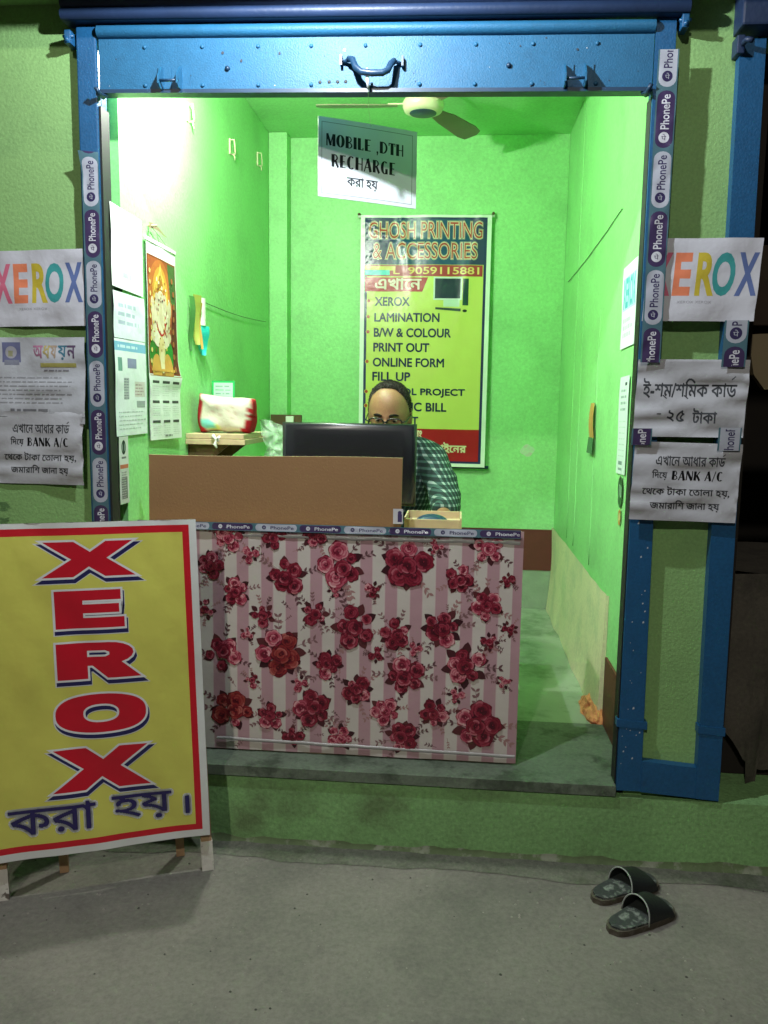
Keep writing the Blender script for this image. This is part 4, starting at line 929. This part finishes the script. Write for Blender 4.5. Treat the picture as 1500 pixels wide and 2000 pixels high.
for i in range(6500):   # short combed locks over the shell, thinning out at the hairline
    t = hr.random()*6.2832; h0 = hairline(t); ph = h0-.10+hr.random()**1.2*(1.5-h0)
    if ph > 1.5: continue
    p = head_pt(t, ph, .001); sd = 1 if (t % 6.2832) < math.pi else -1
    t2 = t+sd*hr.uniform(.05, .22); p2 = head_pt(t2, ph+hr.uniform(-.04, .16), .003+hr.random()*.007); wv_ = (p2-p).cross(p).normalized()*hr.uniform(.0006, .0014)
    hh.faces.new([hh.verts.new(HW(q_)) for q_ in (p-wv_, p+wv_, p2)]).material_index = 1 if hr.random() < .22 else 0
hm2 = bpy.data.meshes.new('hair'); hh.to_mesh(hm2); hh.free(); hm2.materials.append(M['hair']); hm2.materials.append(mat('greying hair', (.055, .045, .038), .6, spec=.3)); link('hair', hm2, man)
for sgn in (1, -1):
    b = MB()
    b.tube([HW(head_pt(sgn*a, .155+.03*math.sin(k*.9), .002)) for k, a in enumerate((.17, .28, .40, .52, .62))], [.003, .0045, .0045, .004, .002], 'hair', 8); b.build('eyebrow', man)
for sgn in (1, -1):
    b = MB()
    for mt, r, dy in (('sclera', .0112, 0), ('hair', .0062, -.0075)):
        c = HW(Vector((sgn*.031, -.076+dy, -.004)))
        b.grid(12, 8, lambda u, v, c=c, r=r: c+Vector((r*math.cos(6.2832*u)*math.sin(math.pi*v), r*math.sin(6.2832*u)*math.sin(math.pi*v), r*.7*math.cos(math.pi*v))), mt)
    b.build('eye', man)
b = MB()
for sgn in (1, -1):
    ringp = [HW(Vector((sgn*.0345+.0285*math.copysign(abs(math.cos(a))**.7, math.cos(a)), -.104+.16*abs(sgn*.0345+.0285*math.cos(a))*.4, -.008+.019*math.copysign(abs(math.sin(a))**.7, math.sin(a))))) for a in [2*math.pi*k/20 for k in range(21)]]
    b.tube(ringp, .0030, 'specs', 6); b.tube([HW(Vector((sgn*.063, -.099, -.002))), HW(Vector((sgn*.076, -.088, -.002))), HW(Vector((sgn*.0825, -.01, -.002))), HW(Vector((sgn*.084, .012, -.012)))], .0026, 'specs', 6)
b.tube([HW(Vector((-.008, -.103, -.004))), HW(Vector((0, -.107, -.001))), HW(Vector((.008, -.103, -.004)))], .0028, 'specs', 6)
b.build('glasses', man)
# shirt and trousers
sv = [(.76, 1.06, .72), (.76, 1.02, .88), (.758, .95, 1.02), (.757, .90, 1.12), (.757, .865, 1.165), (.758, .848, 1.19)]
se = [(0, 1), (1, 2), (2, 3), (3, 4), (4, 5)]; sr = [(.175, .13), (.172, .125), (.182, .125), (.160, .108), (.085, .078), (.068, .068)]
for sgn in (1, -1):
    k = 3
    for p, r in zip([(.87 if sgn > 0 else .645, .895, 1.150)]+[arms[sgn][0]]+arms[sgn][1:3]+[tuple(Vector(arms[sgn][2])*.55+Vector(arms[sgn][3])*.45)], (.085, .078, .066, .056, .054)):
        sv.append(tuple(p)); sr.append((r, r)); se.append((k, len(sv)-1)); k = len(sv)-1
nm = skin_obj('shirt', sv, se, sr, 'plaid', None, 3)
for v in nm.vertices: v.co += v.normal*(.007*noise.noise(v.co*13)+.004*noise.noise(Vector((v.co.x*9, v.co.y*9, v.co.z*40))))
link('shirt', nm, man)
b = MB(); cpts = [Vector((.758+.066*math.sin(a), .842-.064*math.cos(a), 1.192+.016*math.cos(a)*-1+.004)) for a in [2*math.pi*k/24+.25 for k in range(23)]]
b.tube(cpts, [.006]+[.011]*21+[.006], 'plaid', 8); b.build('collar', man)
tv = [(.76, 1.07, .70), (.845, 1.0, .735), (.875, .66, .73), (.875, .70, .36), (.675, 1.0, .735), (.645, .66, .73), (.645, .70, .36)]
link('trousers', skin_obj('trousers', tv, [(0, 1), (1, 2), (2, 3), (0, 4), (4, 5), (5, 6)], [(.16, .12), .105, .08, .062, .105, .08, .062], 'trouser', None, 2), man)
stl = thing('stool', 'plain wooden stool under the seated man', 'stool', (.76, 1.08, .2425))
b = MB(); b.box(-.17, .17, -.16, .16, .345, .375, 'darkwood', .006); b.build('seat', stl)
for sx in (-1, 1):
    for sy in (-1, 1): b = MB(); b.tube([(sx*.14, sy*.13, 0), (sx*.12, sy*.11, .345)], .016, 'darkwood', 8); b.build('leg', stl)

# ================================================================== CEILING FAN
fn = thing('ceiling_fan', 'cream and brown ceiling fan hung near the back of the shop', 'ceiling fan', (.833, 1.35, 2.612))
b = MB(); b.lathe([(.030, -.034), (.062, -.034), (.080, -.026), (.088, -.008), (.088, .008), (.078, .026), (.045, .036), (.02, .04)], (0, 0, 0), 'ivory', 36); b.build('motor', fn)
b = MB(); b.lathe([(.0, -.0352), (.056, -.0352), (.058, -.034)], (0, 0, 0), 'steeldark', 30); b.build('cap', fn)
b = MB(); b.lathe([(.011, .04), (.011, .10), (.04, .105), (.05, .134)], (0, 0, 0), 'ivory', 20); b.build('rod', fn)
for an in (62, 182, 302):
    b = MB(); a = math.radians(an); R3 = Matrix.Rotation(a, 3, 'Z') @ Matrix.Rotation(math.radians(-12), 3, 'X')
    out = [(.11, -.030), (.20, -.048), (.38, -.058), (.44, -.050), (.46, -.02), (.455, .04), (.40, .050), (.2, .040), (.11, .028)]
    b.extrude([R3 @ Vector((x, y, -.004)) for x, y in out], (0, 0, .004), 'fanblade')
    b.extrude([R3 @ Vector((x, y, .001)) for x, y in ((.06, -.02), (.15, -.016), (.15, .016), (.06, .02))], (0, 0, .005), 'ivory')
    b.build('blade', fn)

# ================================================================== LEFT INTERIOR WALL ITEMS
XL = .0035
Uw = (0, 1, 0); Vw = (0, 0, 1)
def wallpaper(name, sheet, y0, z0, label, cat, amp=.003, seed=1, tilt=0, matn='paper', x=XL):
    o = sheet.build(name, (x, y0, z0), (0, -1, 0) if False else (0, 1, tilt), Vw, matn, None, lambda u, v: amp*(noise.noise(Vector((u*2.2+seed, v*2.2, seed)))+.6), .03)
    return tag(o, label, cat)
s = Sheet(.232, .235, (224, 228, 230)); s.lines(.05, .20, .13, .20, 3, (196, 200, 206), 2, .5); s.lines(.08, .17, .03, .06, 1, (185, 190, 196), 4, .6)
wallpaper('paper_notice', s, .042, 1.675, 'white sheet uppermost beside the rail on the left inside wall', 'notice', tilt=-.015)
s = Sheet(.238, .135, (218, 224, 232)); s.lines(.03, .20, .035, .11, 3, (176, 186, 204), 6, .5)
wallpaper('paper_notice', s, .046, 1.528, 'pale bluish sheet under the uppermost sheet on the left inside wall', 'notice', tilt=.01)
s = Sheet(.24, .29, (218, 224, 226)); s.rect(.0, .255, .24, .282, (120, 170, 200)); s.lines(.02, .22, .26, .278, 1, (190, 212, 224), 2, .5); s.rect(.02, .195, .05, .235, (110, 150, 140)); s.rect(.09, .205, .16, .235, (130, 134, 165)); s.rect(.06, .110, .10, .175, (168, 172, 176)); s.lines(.06, .10, .11, .175, 8, (120, 124, 130), 5, .4); s.rect(.145, .118, .225, .165, (205, 196, 196)); s.lines(.15, .22, .12, .16, 4, (170, 150, 150), 5, .5); s.rect(.16, .085, .225, .105, (150, 158, 158)); s.lines(.02, .235, .015, .078, 5, (178, 186, 186), 9, .25)
wallpaper('paper_notice', s, .045, 1.236, 'printed sheet with a blue heading bar on the left inside wall', 'notice', tilt=.012)
s = Sheet(.068, .205, (206, 210, 204)); s.ell(.034, .172, .016, .022, (36, 52, 44)); s.ell(.034, .172, .011, .016, (150, 170, 160)); s.rect(.028, .155, .040, .19, (36, 52, 44)); s.rect(.018, .138, .05, .144, (120, 120, 120)); s.rect(.004, .108, .064, .120, (190, 110, 84)); s.rect(.012, .015, .056, .082, (120, 122, 120)); s.lines(.012, .056, .015, .082, 9, (176, 178, 172), 3, .4); s.lines(.014, .054, .085, .1, 2, (150, 150, 150), 4)
wallpaper('barcode_strip', s, .060, 1.030, 'narrow white strip with a dark oval mark low on the left wall', 'label', .002, 3)
# calendar with a generic ornate seated figure
cal = thing('wall_calendar', 'long wall calendar with an ornate golden deity picture on the left wall', 'calendar', (0, 0, 0))
s = Sheet(.272, .64, (222, 226, 224)); s.rect(.004, .218, .268, .60, (120, 58, 30)); s.rect(.010, .224, .262, .594, (150, 76, 40))
s.ell(.118, .47, .112, .125, (172, 98, 46)); s.polys([[(.20, .224), (.262, .224), (.262, .594), (.215, .594), (.225, .45)]], (92, 44, 30)); s.polys([[(.21, .47), (.262, .44), (.262, .594), (.19, .594)]], (66, 92, 46))
for a_, b_, c_ in ((.05, .285, (50, 116, 40)), (.185, .285, (44, 128, 46)), (.12, .240, (150, 110, 50)), (.07, .235, (196, 150, 70)), (.17, .24, (188, 140, 66))): s.ell(a_, b_, .04, .050, c_)
s.ell(.118, .475, .074, .098, (196, 140, 56)); s.ell(.118, .470, .060, .082, (214, 176, 80)); s.ell(.118, .468, .050, .070, (186, 130, 56))
s.polys([[(.078, .500), (.158, .500), (.150, .530), (.132, .552), (.118, .585), (.104, .552), (.086, .530)]], (214, 178, 84)); s.polys([[(.090, .506), (.146, .506), (.128, .542), (.118, .560), (.108, .542)]], (170, 112, 44))
fgr = random.Random(4)
for (cx_, cy_, rx_, ry_, c_) in ((.118, .345, .092, .034, (196, 182, 150)), (.058, .40, .020, .056, (200, 186, 156)), (.180, .40, .020, .056, (190, 174, 142)), (.044, .44, .016, .030, (206, 190, 160)), (.194, .44, .016, .030, (196, 180, 150)), (.118, .395, .062, .058, (206, 192, 166)), (.118, .455, .036, .040, (212, 200, 176)), (.084, .458, .018, .028, (200, 184, 158)), (.152, .458, .018, .028, (200, 184, 158)), (.118, .425, .014, .044, (196, 178, 150)), (.128, .395, .012, .022, (196, 178, 150)), (.084, .335, .034, .026, (214, 204, 184)), (.152, .332, .034, .026, (208, 196, 172)), (.118, .300, .030, .050, (206, 184, 132)), (.118, .262, .018, .040, (214, 200, 160))): s.ell(cx_, cy_, rx_, ry_, c_)
for k in range(70):
    an_ = fgr.random()*6.28; rr_ = fgr.uniform(.3, 1.0); c_ = fgr.choice(((214, 182, 96), (150, 96, 40), (232, 222, 196), (120, 70, 34), (182, 60, 40), (200, 160, 80))); s.L = 40; s.ell(.118+.085*rr_*math.cos(an_), .405+.15*rr_*math.sin(an_), fgr.uniform(.002, .006), fgr.uniform(.002, .008), c_, 8)
for (ex_) in (.103, .133): s.ell(ex_, .463, .005, .004, (50, 34, 26), 8)
s.polys(ring(.118, .405, .046, .060, .040, .053, 195, 345, 12), (176, 44, 40)); s.lines(.02, .25, .226, .240, 1, (196, 150, 70), 3, .7)
for k in range(9): s.ell(.022+.010*fr.random(), .26+.036*k, .007, .008, (206, 180, 110))
for k in range(8): s.ell(.225+.03*fr.random(), .24+.043*k, .009, .010, (150, 90, 50))
s.L = 60; s.rect(0, 0, .272, .2139, (222, 226, 224)); s.rect(.004, .212, .268, .2145, (150, 110, 60))
for r_ in range(3):
    y = .188-.066*r_
    for c_ in range(3): s.rect(.022+.085*c_, y, .080+.085*c_, y+.009, (70, 74, 72)); s.lines(.022+.085*c_, .092+.085*c_, y-.044, y-.006, 5, (192, 198, 194), 20+r_*3+c_, .25)
s.lines(.12, .2, .006, .018, 1, (130, 134, 132), 5, .5)
s.build('pages', (.006, .297, 1.215), (0, 1, .0), Vw, 'paper', cal, lambda u, v: .004+.010*(1-v)**2*u+.012*math.exp(-((v-.33)/.05)**2)*u+.003*noise.noise(Vector((u*3, v*5, 2))), .03)
b = MB(); b.box(.004, .012, .294, .572, 1.853, 1.866, 'white', .002); b.build('top_strip', cal)
b = MB(); b.tube([(.008, .42, 1.866), (.008, .40, 1.895), (.006, .36, 1.905)], .0014, 'string', 5); b.tube([(.008, .40, 1.895), (.008, .50, 1.866)], .0014, 'string', 5); b.build('string', cal)
b = MB(); b.tube([(.0, .345, 1.905), (.028, .345, 1.907)], .004, 'wood', 6); b.grid(8, 3, lambda u, v: (.010+.010*math.sin(u*3), .33+u*.16, 1.895+v*.020*(1-u)+.004*math.sin(u*7)), 'creamcloth'); o = b.build('wall_peg'); tag(o, 'wooden peg with a scrap of cloth above the wall calendar', 'peg')
# pouches hung on a nail further in
po = thing('hanging_pouch', 'yellow green ribbon strips hanging from a nail on the left wall', 'ribbon', (0, 0, 0))
def ribbon(y, x, z0, z1, w0, mt, ph, par, nm='strip'):
    b = MB(); b.grid(4, 14, lambda u, v: (x+.006*math.sin(v*5+ph)+(u-.5)*w0*.35, y+(u-.5)*w0*(1 if v < .72 else max(.05, (1-v)/.28))+.010*v*math.sin(ph), z0+(z1-z0)*v), mt); b.build(nm, par)
ribbon(.728, .012, 1.735, 1.535, .030, mat('dark green ribbon', (.05, .17, .04), .6), .4, po)
ribbon(.772, .016, 1.745, 1.560, .048, mat('olive ribbon', (.34, .36, .07), .6), 1.6, po)
ribbon(.800, .022, 1.720, 1.545, .022, mat('amber ribbon', (.45, .26, .06), .6), 2.6, po)
pw = thing('hanging_pouch', 'white and turquoise ribbon hanging beside the calendar on the left wall', 'ribbon', (0, 0, 0))
ribbon(.848, .014, 1.742, 1.640, .050, 'white', .8, pw, 'tab') if False else None
b = MB(); b.grid(5, 8, lambda u, v: (.016+.012*math.sin(math.pi*u), .824+.052*u, 1.742-.104*v), 'white'); b.build('tab', pw)
ribbon(.850, .019, 1.6375, 1.525, .054, mat('turquoise ribbon', (.02, .50, .46), .6), .9, pw)
b = MB(); b.tube([(.006, .86+k*.12, 1.735+.03*(k/9)-.012*math.sin(math.pi*k/9)) for k in range(10)], .0012, 'wire', 5); o = b.build('string_line'); tag(o, 'thin dark string strung along the left wall from the ribbons to the pilaster', 'string')
for (y, z, sc_) in ((.76, 2.39, 1), (1.32, 2.44, 1), (1.81, 2.53, .8)):
    h = MB(); r = .0035*sc_; h.tube([(0, y-.012, z+.03), (.022, y-.012, z+.03), (.024, y-.010, z-.012), (.020, y+.012, z-.022), (0, y+.014, z-.024)], r, 'ivory', 6); h.box(.0005, .006, y-.02, y-.006, z-.03, z+.034, 'ivory', .001); h.tube([(.012, y+.012, z-.02), (.016, y+.02, z-.045)], r*.8, 'ivory', 6)
    o = h.build('wall_hook'); tag(o, {.76: 'cream metal hook nearest the lamp high on the left wall', 1.32: 'middle cream hook of three high on the left wall', 1.81: 'small bent hook deepest on the left wall near the pilaster'}[y], 'hook', 'hooks high on the left wall')
# shelf, sack cushion, card, film bag
sf = thing('wall_shelf', 'two board shelf end on the left wall under the white sack', 'shelf', (0, 0, 0))
b = MB(); b.box(.001, .228, .67, 1.05, 1.186, 1.206, 'wood', .002); b.build('board', sf); b = MB(); b.box(.001, .222, .675, 1.05, 1.2075, 1.226, 'wood', .002); b.build('board', sf)
b = MB(); b.extrude([(.001, .70, 1.185), (.16, .70, 1.185), (.001, .70, 1.06)], (0, .012, 0), 'darkwood'); b.build('bracket', sf); b = MB(); b.extrude([(.001, 1.0, 1.185), (.16, 1.0, 1.185), (.001, 1.0, 1.06)], (0, .012, 0), 'darkwood'); b.build('bracket', sf)
b = MB(); b.tube([(.105, .666, 1.212), (.112, .655, 1.22), (.122, .66, 1.205), (.118, .655, 1.188), (.126, .652, 1.175)], [.004, .008, .005, .007, .003], 'white', 8); b.tube([(.122, .66, 1.205), (.135, .652, 1.216), (.13, .655, 1.2)], [.004, .007, .004], 'white', 8); b.build('tied_ribbon', sf)
bm = bmesh.new(); bmesh.ops.create_cube(bm, size=2); bmesh.ops.subdivide_edges(bm, edges=bm.edges[:], cuts=14, use_grid_fill=True)
cl = bm.loops.layers.float_color.new('Col')
base = {}
for v in bm.verts:
    x, y, z = v.co; base[v] = (x, y, z)
    k = (1-abs(x)**5*.0)*(1-.55*max(abs(x), abs(z))**6)
    X = .128+x*.108*(1-.06*abs(z)**3)+.020*z*0; Y = .79+y*.062*max(.15, k); Z = 1.227+.070+z*.069*(1-.10*(1-abs(x)**2)*.6)-.010*x*(z > 0)
    c = Vector((X, Y, Z)); c += Vector((0, .010*noise.noise(c*22), .006*noise.noise(c*18+Vector((3, 1, 2))))); c.x += .008*noise.noise(c*16)
    v.co = c
for f in bm.faces:
    f.smooth = True
    for l in f.loops:
        x, y, z = base[l.vert]; n1 = noise.noise(Vector((x*3, z*3, 5)))
        c = (206, 200, 182)
        if x < -.80-.10*z or x > .86+.1*n1-.12*(z < -.3) or (x > .70 and z < -.66): c = (176, 30, 40)
        elif (x+.55)**2+(z+.55)**2 < .09: c = (120, 196, 186)
        elif (x+.35)**2+(z+.75)**2 < .05: c = (206, 208, 120)
        elif abs(x-.1) < .45 and abs(z-.2) < .4 and noise.noise(Vector((x*7, z*7, 1))) > .25: c = (196, 176, 160)
        l[cl] = s2l(c)
me = bpy.data.meshes.new('sack'); bm.to_mesh(me); bm.free(); me.materials.append(M['cushion']); o = link('stuffed_sack', me); tag(o, 'white stuffed sack with red ends lying on the wall shelf', 'sack')
s = Sheet(.094, .205, (176, 226, 190)); s.frame(0, 0, .094, .205, .008, (40, 170, 90)); s.lines(.014, .084, .13, .19, 4, (120, 140, 140), 5, .3); s.lines(.014, .084, .02, .12, 6, (150, 176, 150), 6, .25)
o = s.build('green_card', (.006, .985, 1.2268), (1, .12, 0), (0, .03, 1), 'paper', None, None, 0, .002); tag(o, 'pale green bordered card standing behind the white sack', 'card')
b = MB(); fb = random.Random(3)
b.grid(22, 22, lambda u, v: (.235+.10*u+.03*v+.03*(v**2)*u+.02*noise.noise(Vector((u*4, v*4, 1))), .86+.05*math.sin(u*3.1)*(1-2*0)+.035*noise.noise(Vector((u*5, v*5, 4))), 1.285-.17*v-.035*u*(1-v)+.012*noise.noise(Vector((u*6, v*2, 7)))), 'film')
b.grid(22, 18, lambda u, v: (.235+.10*u+.03*v, .93+.03*noise.noise(Vector((u*5, v*5, 9))), 1.283-.17*v-.035*u*(1-v)), 'film')
o = b.build('plastic_bag'); tag(o, 'crumpled clear plastic bag hanging off the shelf end by the monitor', 'plastic bag')
b = MB(); b.tube([(.226, .9, 1.19), (.26, .90, 1.30)], .0015, 'string', 5); o.parent = None
b = MB(); b.lathe([(.030, 0), (.034, .004), (.034, .10), (.030, .115), (.012, .135), (.012, .15)], (.345, .96, .982), 'film', 20); o = b.build('bottle')
tag(o, 'clear plastic bottle half hidden beside the monitor', 'bottle'); o.location = (0, -.34, 0)
sb = thing('switch_board', 'brown switch board with a white socket on the corner pilaster', 'switch board', (0, 0, 0))
b = MB(); b.box(.012, .180, D-.128, D-.101, 1.225, 1.285, 'darkwood', .003); b.build('base', sb); b = MB(); b.box(.10, .142, D-.152, D-.1285, 1.238, 1.278, 'white', .004); b.build('socket', sb)

# ================================================================== RIGHT INTERIOR WALL ITEMS
CBY, CBZ = 1.95, 1.97
XR = 1.5485
def rwall(name, sheet, y0, z0, label, cat, matn='paper', tilt=0, amp=.003, seed=1):
    o = sheet.build(name, (XR, y0, z0), (0, -1, tilt), Vw, matn, None, lambda u, v: amp*(noise.noise(Vector((u*2+seed, v*2, seed)))+.5), .03); return tag(o, label, cat)
s = Sheet(.225, .262, (220, 228, 230)); s.rect(.02, .12, .205, .225, (176, 210, 220)); s.text('XEROX', (.022, .125, .200, .222), (70, 160, 176), .03); s.lines(.03, .19, .03, .10, 3, (190, 196, 200), 8, .6)
rwall('paper_notice', s, .512, 1.535, 'white sheet with turquoise lettering near the opening on the right inside wall', 'notice', tilt=.02)
s = Sheet(.145, .315, (206, 220, 218)); s.rect(.085, .285, .115, .295, (60, 70, 76)); s.lines(.03, .12, .20, .28, 4, (150, 164, 166), 3, .45); s.lines(.02, .125, .05, .18, 7, (186, 200, 198), 4, .25); s.rect(.03, .03, .09, .042, (120, 140, 140)); s.rect(.03, .012, .09, .02, (140, 160, 156))
rwall('price_list', s, .475, 1.128, 'tall pale price list below the turquoise sheet on the right wall', 'notice', tilt=.02)
s = Sheet(.075, .105); s.ell(.0375, .0525, .037, .052, (24, 62, 36)); s.polys([[(.02, .036), (.028, .034), (.034, .075), (.026, .078)]], (170, 200, 180)); s.polys([[(.042, .034), (.05, .034), (.054, .072), (.046, .075)]], (170, 200, 180))
rwall('oval_sticker', s, .425, 1.020, 'dark green oval sticker under the price list on the right wall', 'sticker', 'vinyl')
s = Sheet(.05, .06); s.polys(ring(.025, .028, .022, .026, .012, .015, 0, 360, 20), (196, 124, 50)); s.ell(.025, .028, .010, .012, (226, 206, 150)); s.polys([[(.030, .05), (.044, .06), (.036, .046)]], (196, 124, 50))
rwall('round_sticker', s, .405, .962, 'small orange round sticker just below the green oval sticker', 'sticker', 'vinyl')
tg = thing('hanging_tag', 'orange and dark green tag strip hanging on the right wall', 'tag', (0, 0, 0))
b = MB(); b.grid(4, 12, lambda u, v: (1.543-.006*math.sin(v*3), 1.03-.09*u-.02*u*v, 1.362-.135*v), mat('faded orange card', (.50, .26, .07), .7, var=.35, scale=60)); b.build('strip', tg)
b = MB(); b.grid(4, 6, lambda u, v: (1.540-.004*v, 1.035+.012*v-.105*u-.03*u*v, 1.227-.062*v), mat('dark green card', (.05, .15, .06), .7, var=.3, scale=80)); b.build('pocket', tg)
b = MB(); b.tube([(1.549, .61+(CBY-.61)*k/10, 2.010+(CBZ-2.010)*k/10-.010*math.sin(math.pi*k/10)+.004*noise.noise(Vector((k*.8, 0, 0)))) for k in range(11)], .0016, 'wire', 6); o = b.build('cable'); tag(o, 'thin dark cable slanting down along the right inside wall', 'cable')
b = MB(); b.tube([(1.512, -.013, 1.70), (1.53, -.015, 1.80), (1.545, -.015, 1.90)], .003, 'wire', 6); b.tube([(1.506, -.012, 1.62), (1.512, -.013, 1.70)], .002, 'wire', 6); o = b.build('loose_wire'); tag(o, 'short black wire stuck across the tape on the right rail', 'wire')
b = MB(); 
pts = blob(1.393, 1.112, .036, .032, 0, 20, .12, 4); b.add([(x, D-.0012, z) for x, z in pts], [tuple(range(len(pts)))], 'stain'); o = b.build('stain', bld)
bm = bmesh.new(); bmesh.ops.create_icosphere(bm, subdivisions=4, radius=1)
for v in bm.verts:
    c = v.co.copy(); d = 1+.35*noise.noise(c*1.7+Vector((2, 0, 1)))+.2*noise.noise(c*4)
    zz = max(-.002, c.z); v.co = Vector((1.540+c.x*.050*d*(1-.55*zz), .60+c.y*.135*d, .243+zz*.058*d*(1.1-.25*c.y)))
me = bpy.data.meshes.new('lump'); bm.to_mesh(me); bm.free(); me.materials.append(M['orange']); o = link('clay_lump', me); tag(o, 'rough orange clay lump at the foot of the right inside wall', 'clay lump')

# ================================================================== SLIPPERS
def slipper(label, loc, rz, flip):
    t = thing('slipper', label, 'slipper', loc, rz, 'pair of slippers left on the yard floor')
    L, n = .228, 28
    def half(x):  # width of the sole along its length, heel at 0
        return .036+.0085*math.sin((x-.35)*3.0)+.006*x
    out = []
    for k in range(n+1): x = k/n; w_ = half(x)*min(1, math.sqrt(max(0, 1-(1-min(1, x/.16))**2)))*min(1, math.sqrt(max(0, 1-(1-min(1, (1-x)/.22))**2))); out.append((x, w_))
    ol = [(x*L, w_*1.0-.004*math.sin(x*3.1)*flip) for x, w_ in out]+[(x*L, -w_-.004*math.sin(x*3.1)*flip) for x, w_ in reversed(out[1:-1])]
    def zz(x): return .006*(1-x/L)*.6+.004
    for nm, z0, z1, sc2, mt in (('sole', 0, .015, 1, 'rubber'), ('insole', .0152, .0205, .93, 'insole')):
        b = MB(); P = [(L/2+(x-L/2)*sc2, y*sc2) for x, y in ol]; b.extrude([(x, y, z0) for x, y in P], (0, 0, z1-z0), mt)
        b.build(nm, t)
    b = MB()   # broad arched strap from instep to toe
    def strap(off, xa, xb):
        def f(u, v):
            x = (xa+(xb-xa)*v)*L; w_ = half(x/L)+.003+off; a = math.pi*u; hgt = (.058-.024*v)+off
            return (x-.018*math.sin(a)*(1-v)*0+.020*math.sin(a)*(.5-v), -w_*math.cos(a), .010+hgt*math.sin(a)**.75)
        return f
    b.grid(20, 8, strap(0, .43, .84), 'strap'); b.grid(20, 8, strap(-.003, .43, .84), 'strap'); b.build('upper_strap', t)
    b = MB(); F = strap(.001, .43, .84); b.tube([F(k/20, 0) for k in range(21)], .0022, 'piping', 6); b.build('piping', t)
    return t
slipper('black slipper nearest the camera with its strap facing right', (1.438, -.322, 0), math.radians(38), 1)
slipper('black slipper lying behind the other one, nearer the shop plinth', (1.418, -.192, 0), math.radians(34), -1)

# ================================================================== NEXT DOOR (dark)
tp = thing('covered_stand', 'stand draped with a dull brown cloth in the dark right of the posts', 'covered stand', (0, 0, 0))
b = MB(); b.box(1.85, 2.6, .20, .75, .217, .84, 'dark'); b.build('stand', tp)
b = MB()
def drape(u, v):
    x = 1.803+u*.8; hem = .40-.12*min(1, u/.12)+(-.13 if .14 < u < .18 else 0)+.03*math.sin(u*22)
    z = .86+(hem-.86)*v; return (x, .165+.02*math.sin(u*26+v*2)*v+.012*noise.noise(Vector((u*12, v*4, 2)))-.02*v, z+.01*noise.noise(Vector((u*6, v*3, 1))))
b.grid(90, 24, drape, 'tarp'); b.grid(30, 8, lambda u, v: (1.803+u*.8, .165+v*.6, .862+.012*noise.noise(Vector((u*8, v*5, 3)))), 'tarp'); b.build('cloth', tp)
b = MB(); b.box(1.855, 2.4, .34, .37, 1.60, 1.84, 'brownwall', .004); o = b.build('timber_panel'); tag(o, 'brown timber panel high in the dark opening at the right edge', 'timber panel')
b = MB(); b.extrude([(1.885, .30, 1.57), (2.1, .30, 1.58), (2.1, .30, 1.42), (1.945, .30, 1.405), (1.91, .30, 1.45)], (0, .03, 0), 'creamcloth'); o = b.build('cream_bundle'); tag(o, 'cream cloth bundle in the dark opening below the timber panel', 'bundle')
# weed added at the far left, its leaves stand in for shadows
wd = thing('weed', 'added leafy weed in place of shadows on the left wall', 'plant', (0, 0, 0))
b = MB(); b.tube([(-.375, -.06, 0), (-.37, -.05, .5), (-.362, -.03, 1.07)], [.005, .004, .002], 'leaf', 6); b.build('stem', wd)
b = MB(); lr = random.Random(5)
for k in range(46):
    z = .75+lr.random()*.33; a = lr.random()*6.28; l = .03+.025*lr.random(); c = Vector((-.367, -.045, z)); d = Vector((math.cos(a), math.sin(a)*.5, .25-lr.random()*.6)).normalized(); sd = d.cross(Vector((0, 0, 1))).normalized()*l*.28
    b.add([c, c+d*l*.5+sd, c+d*l, c+d*l*.5-sd], [(0, 1, 2, 3)], 'leaf')
b.build('leaves', wd)
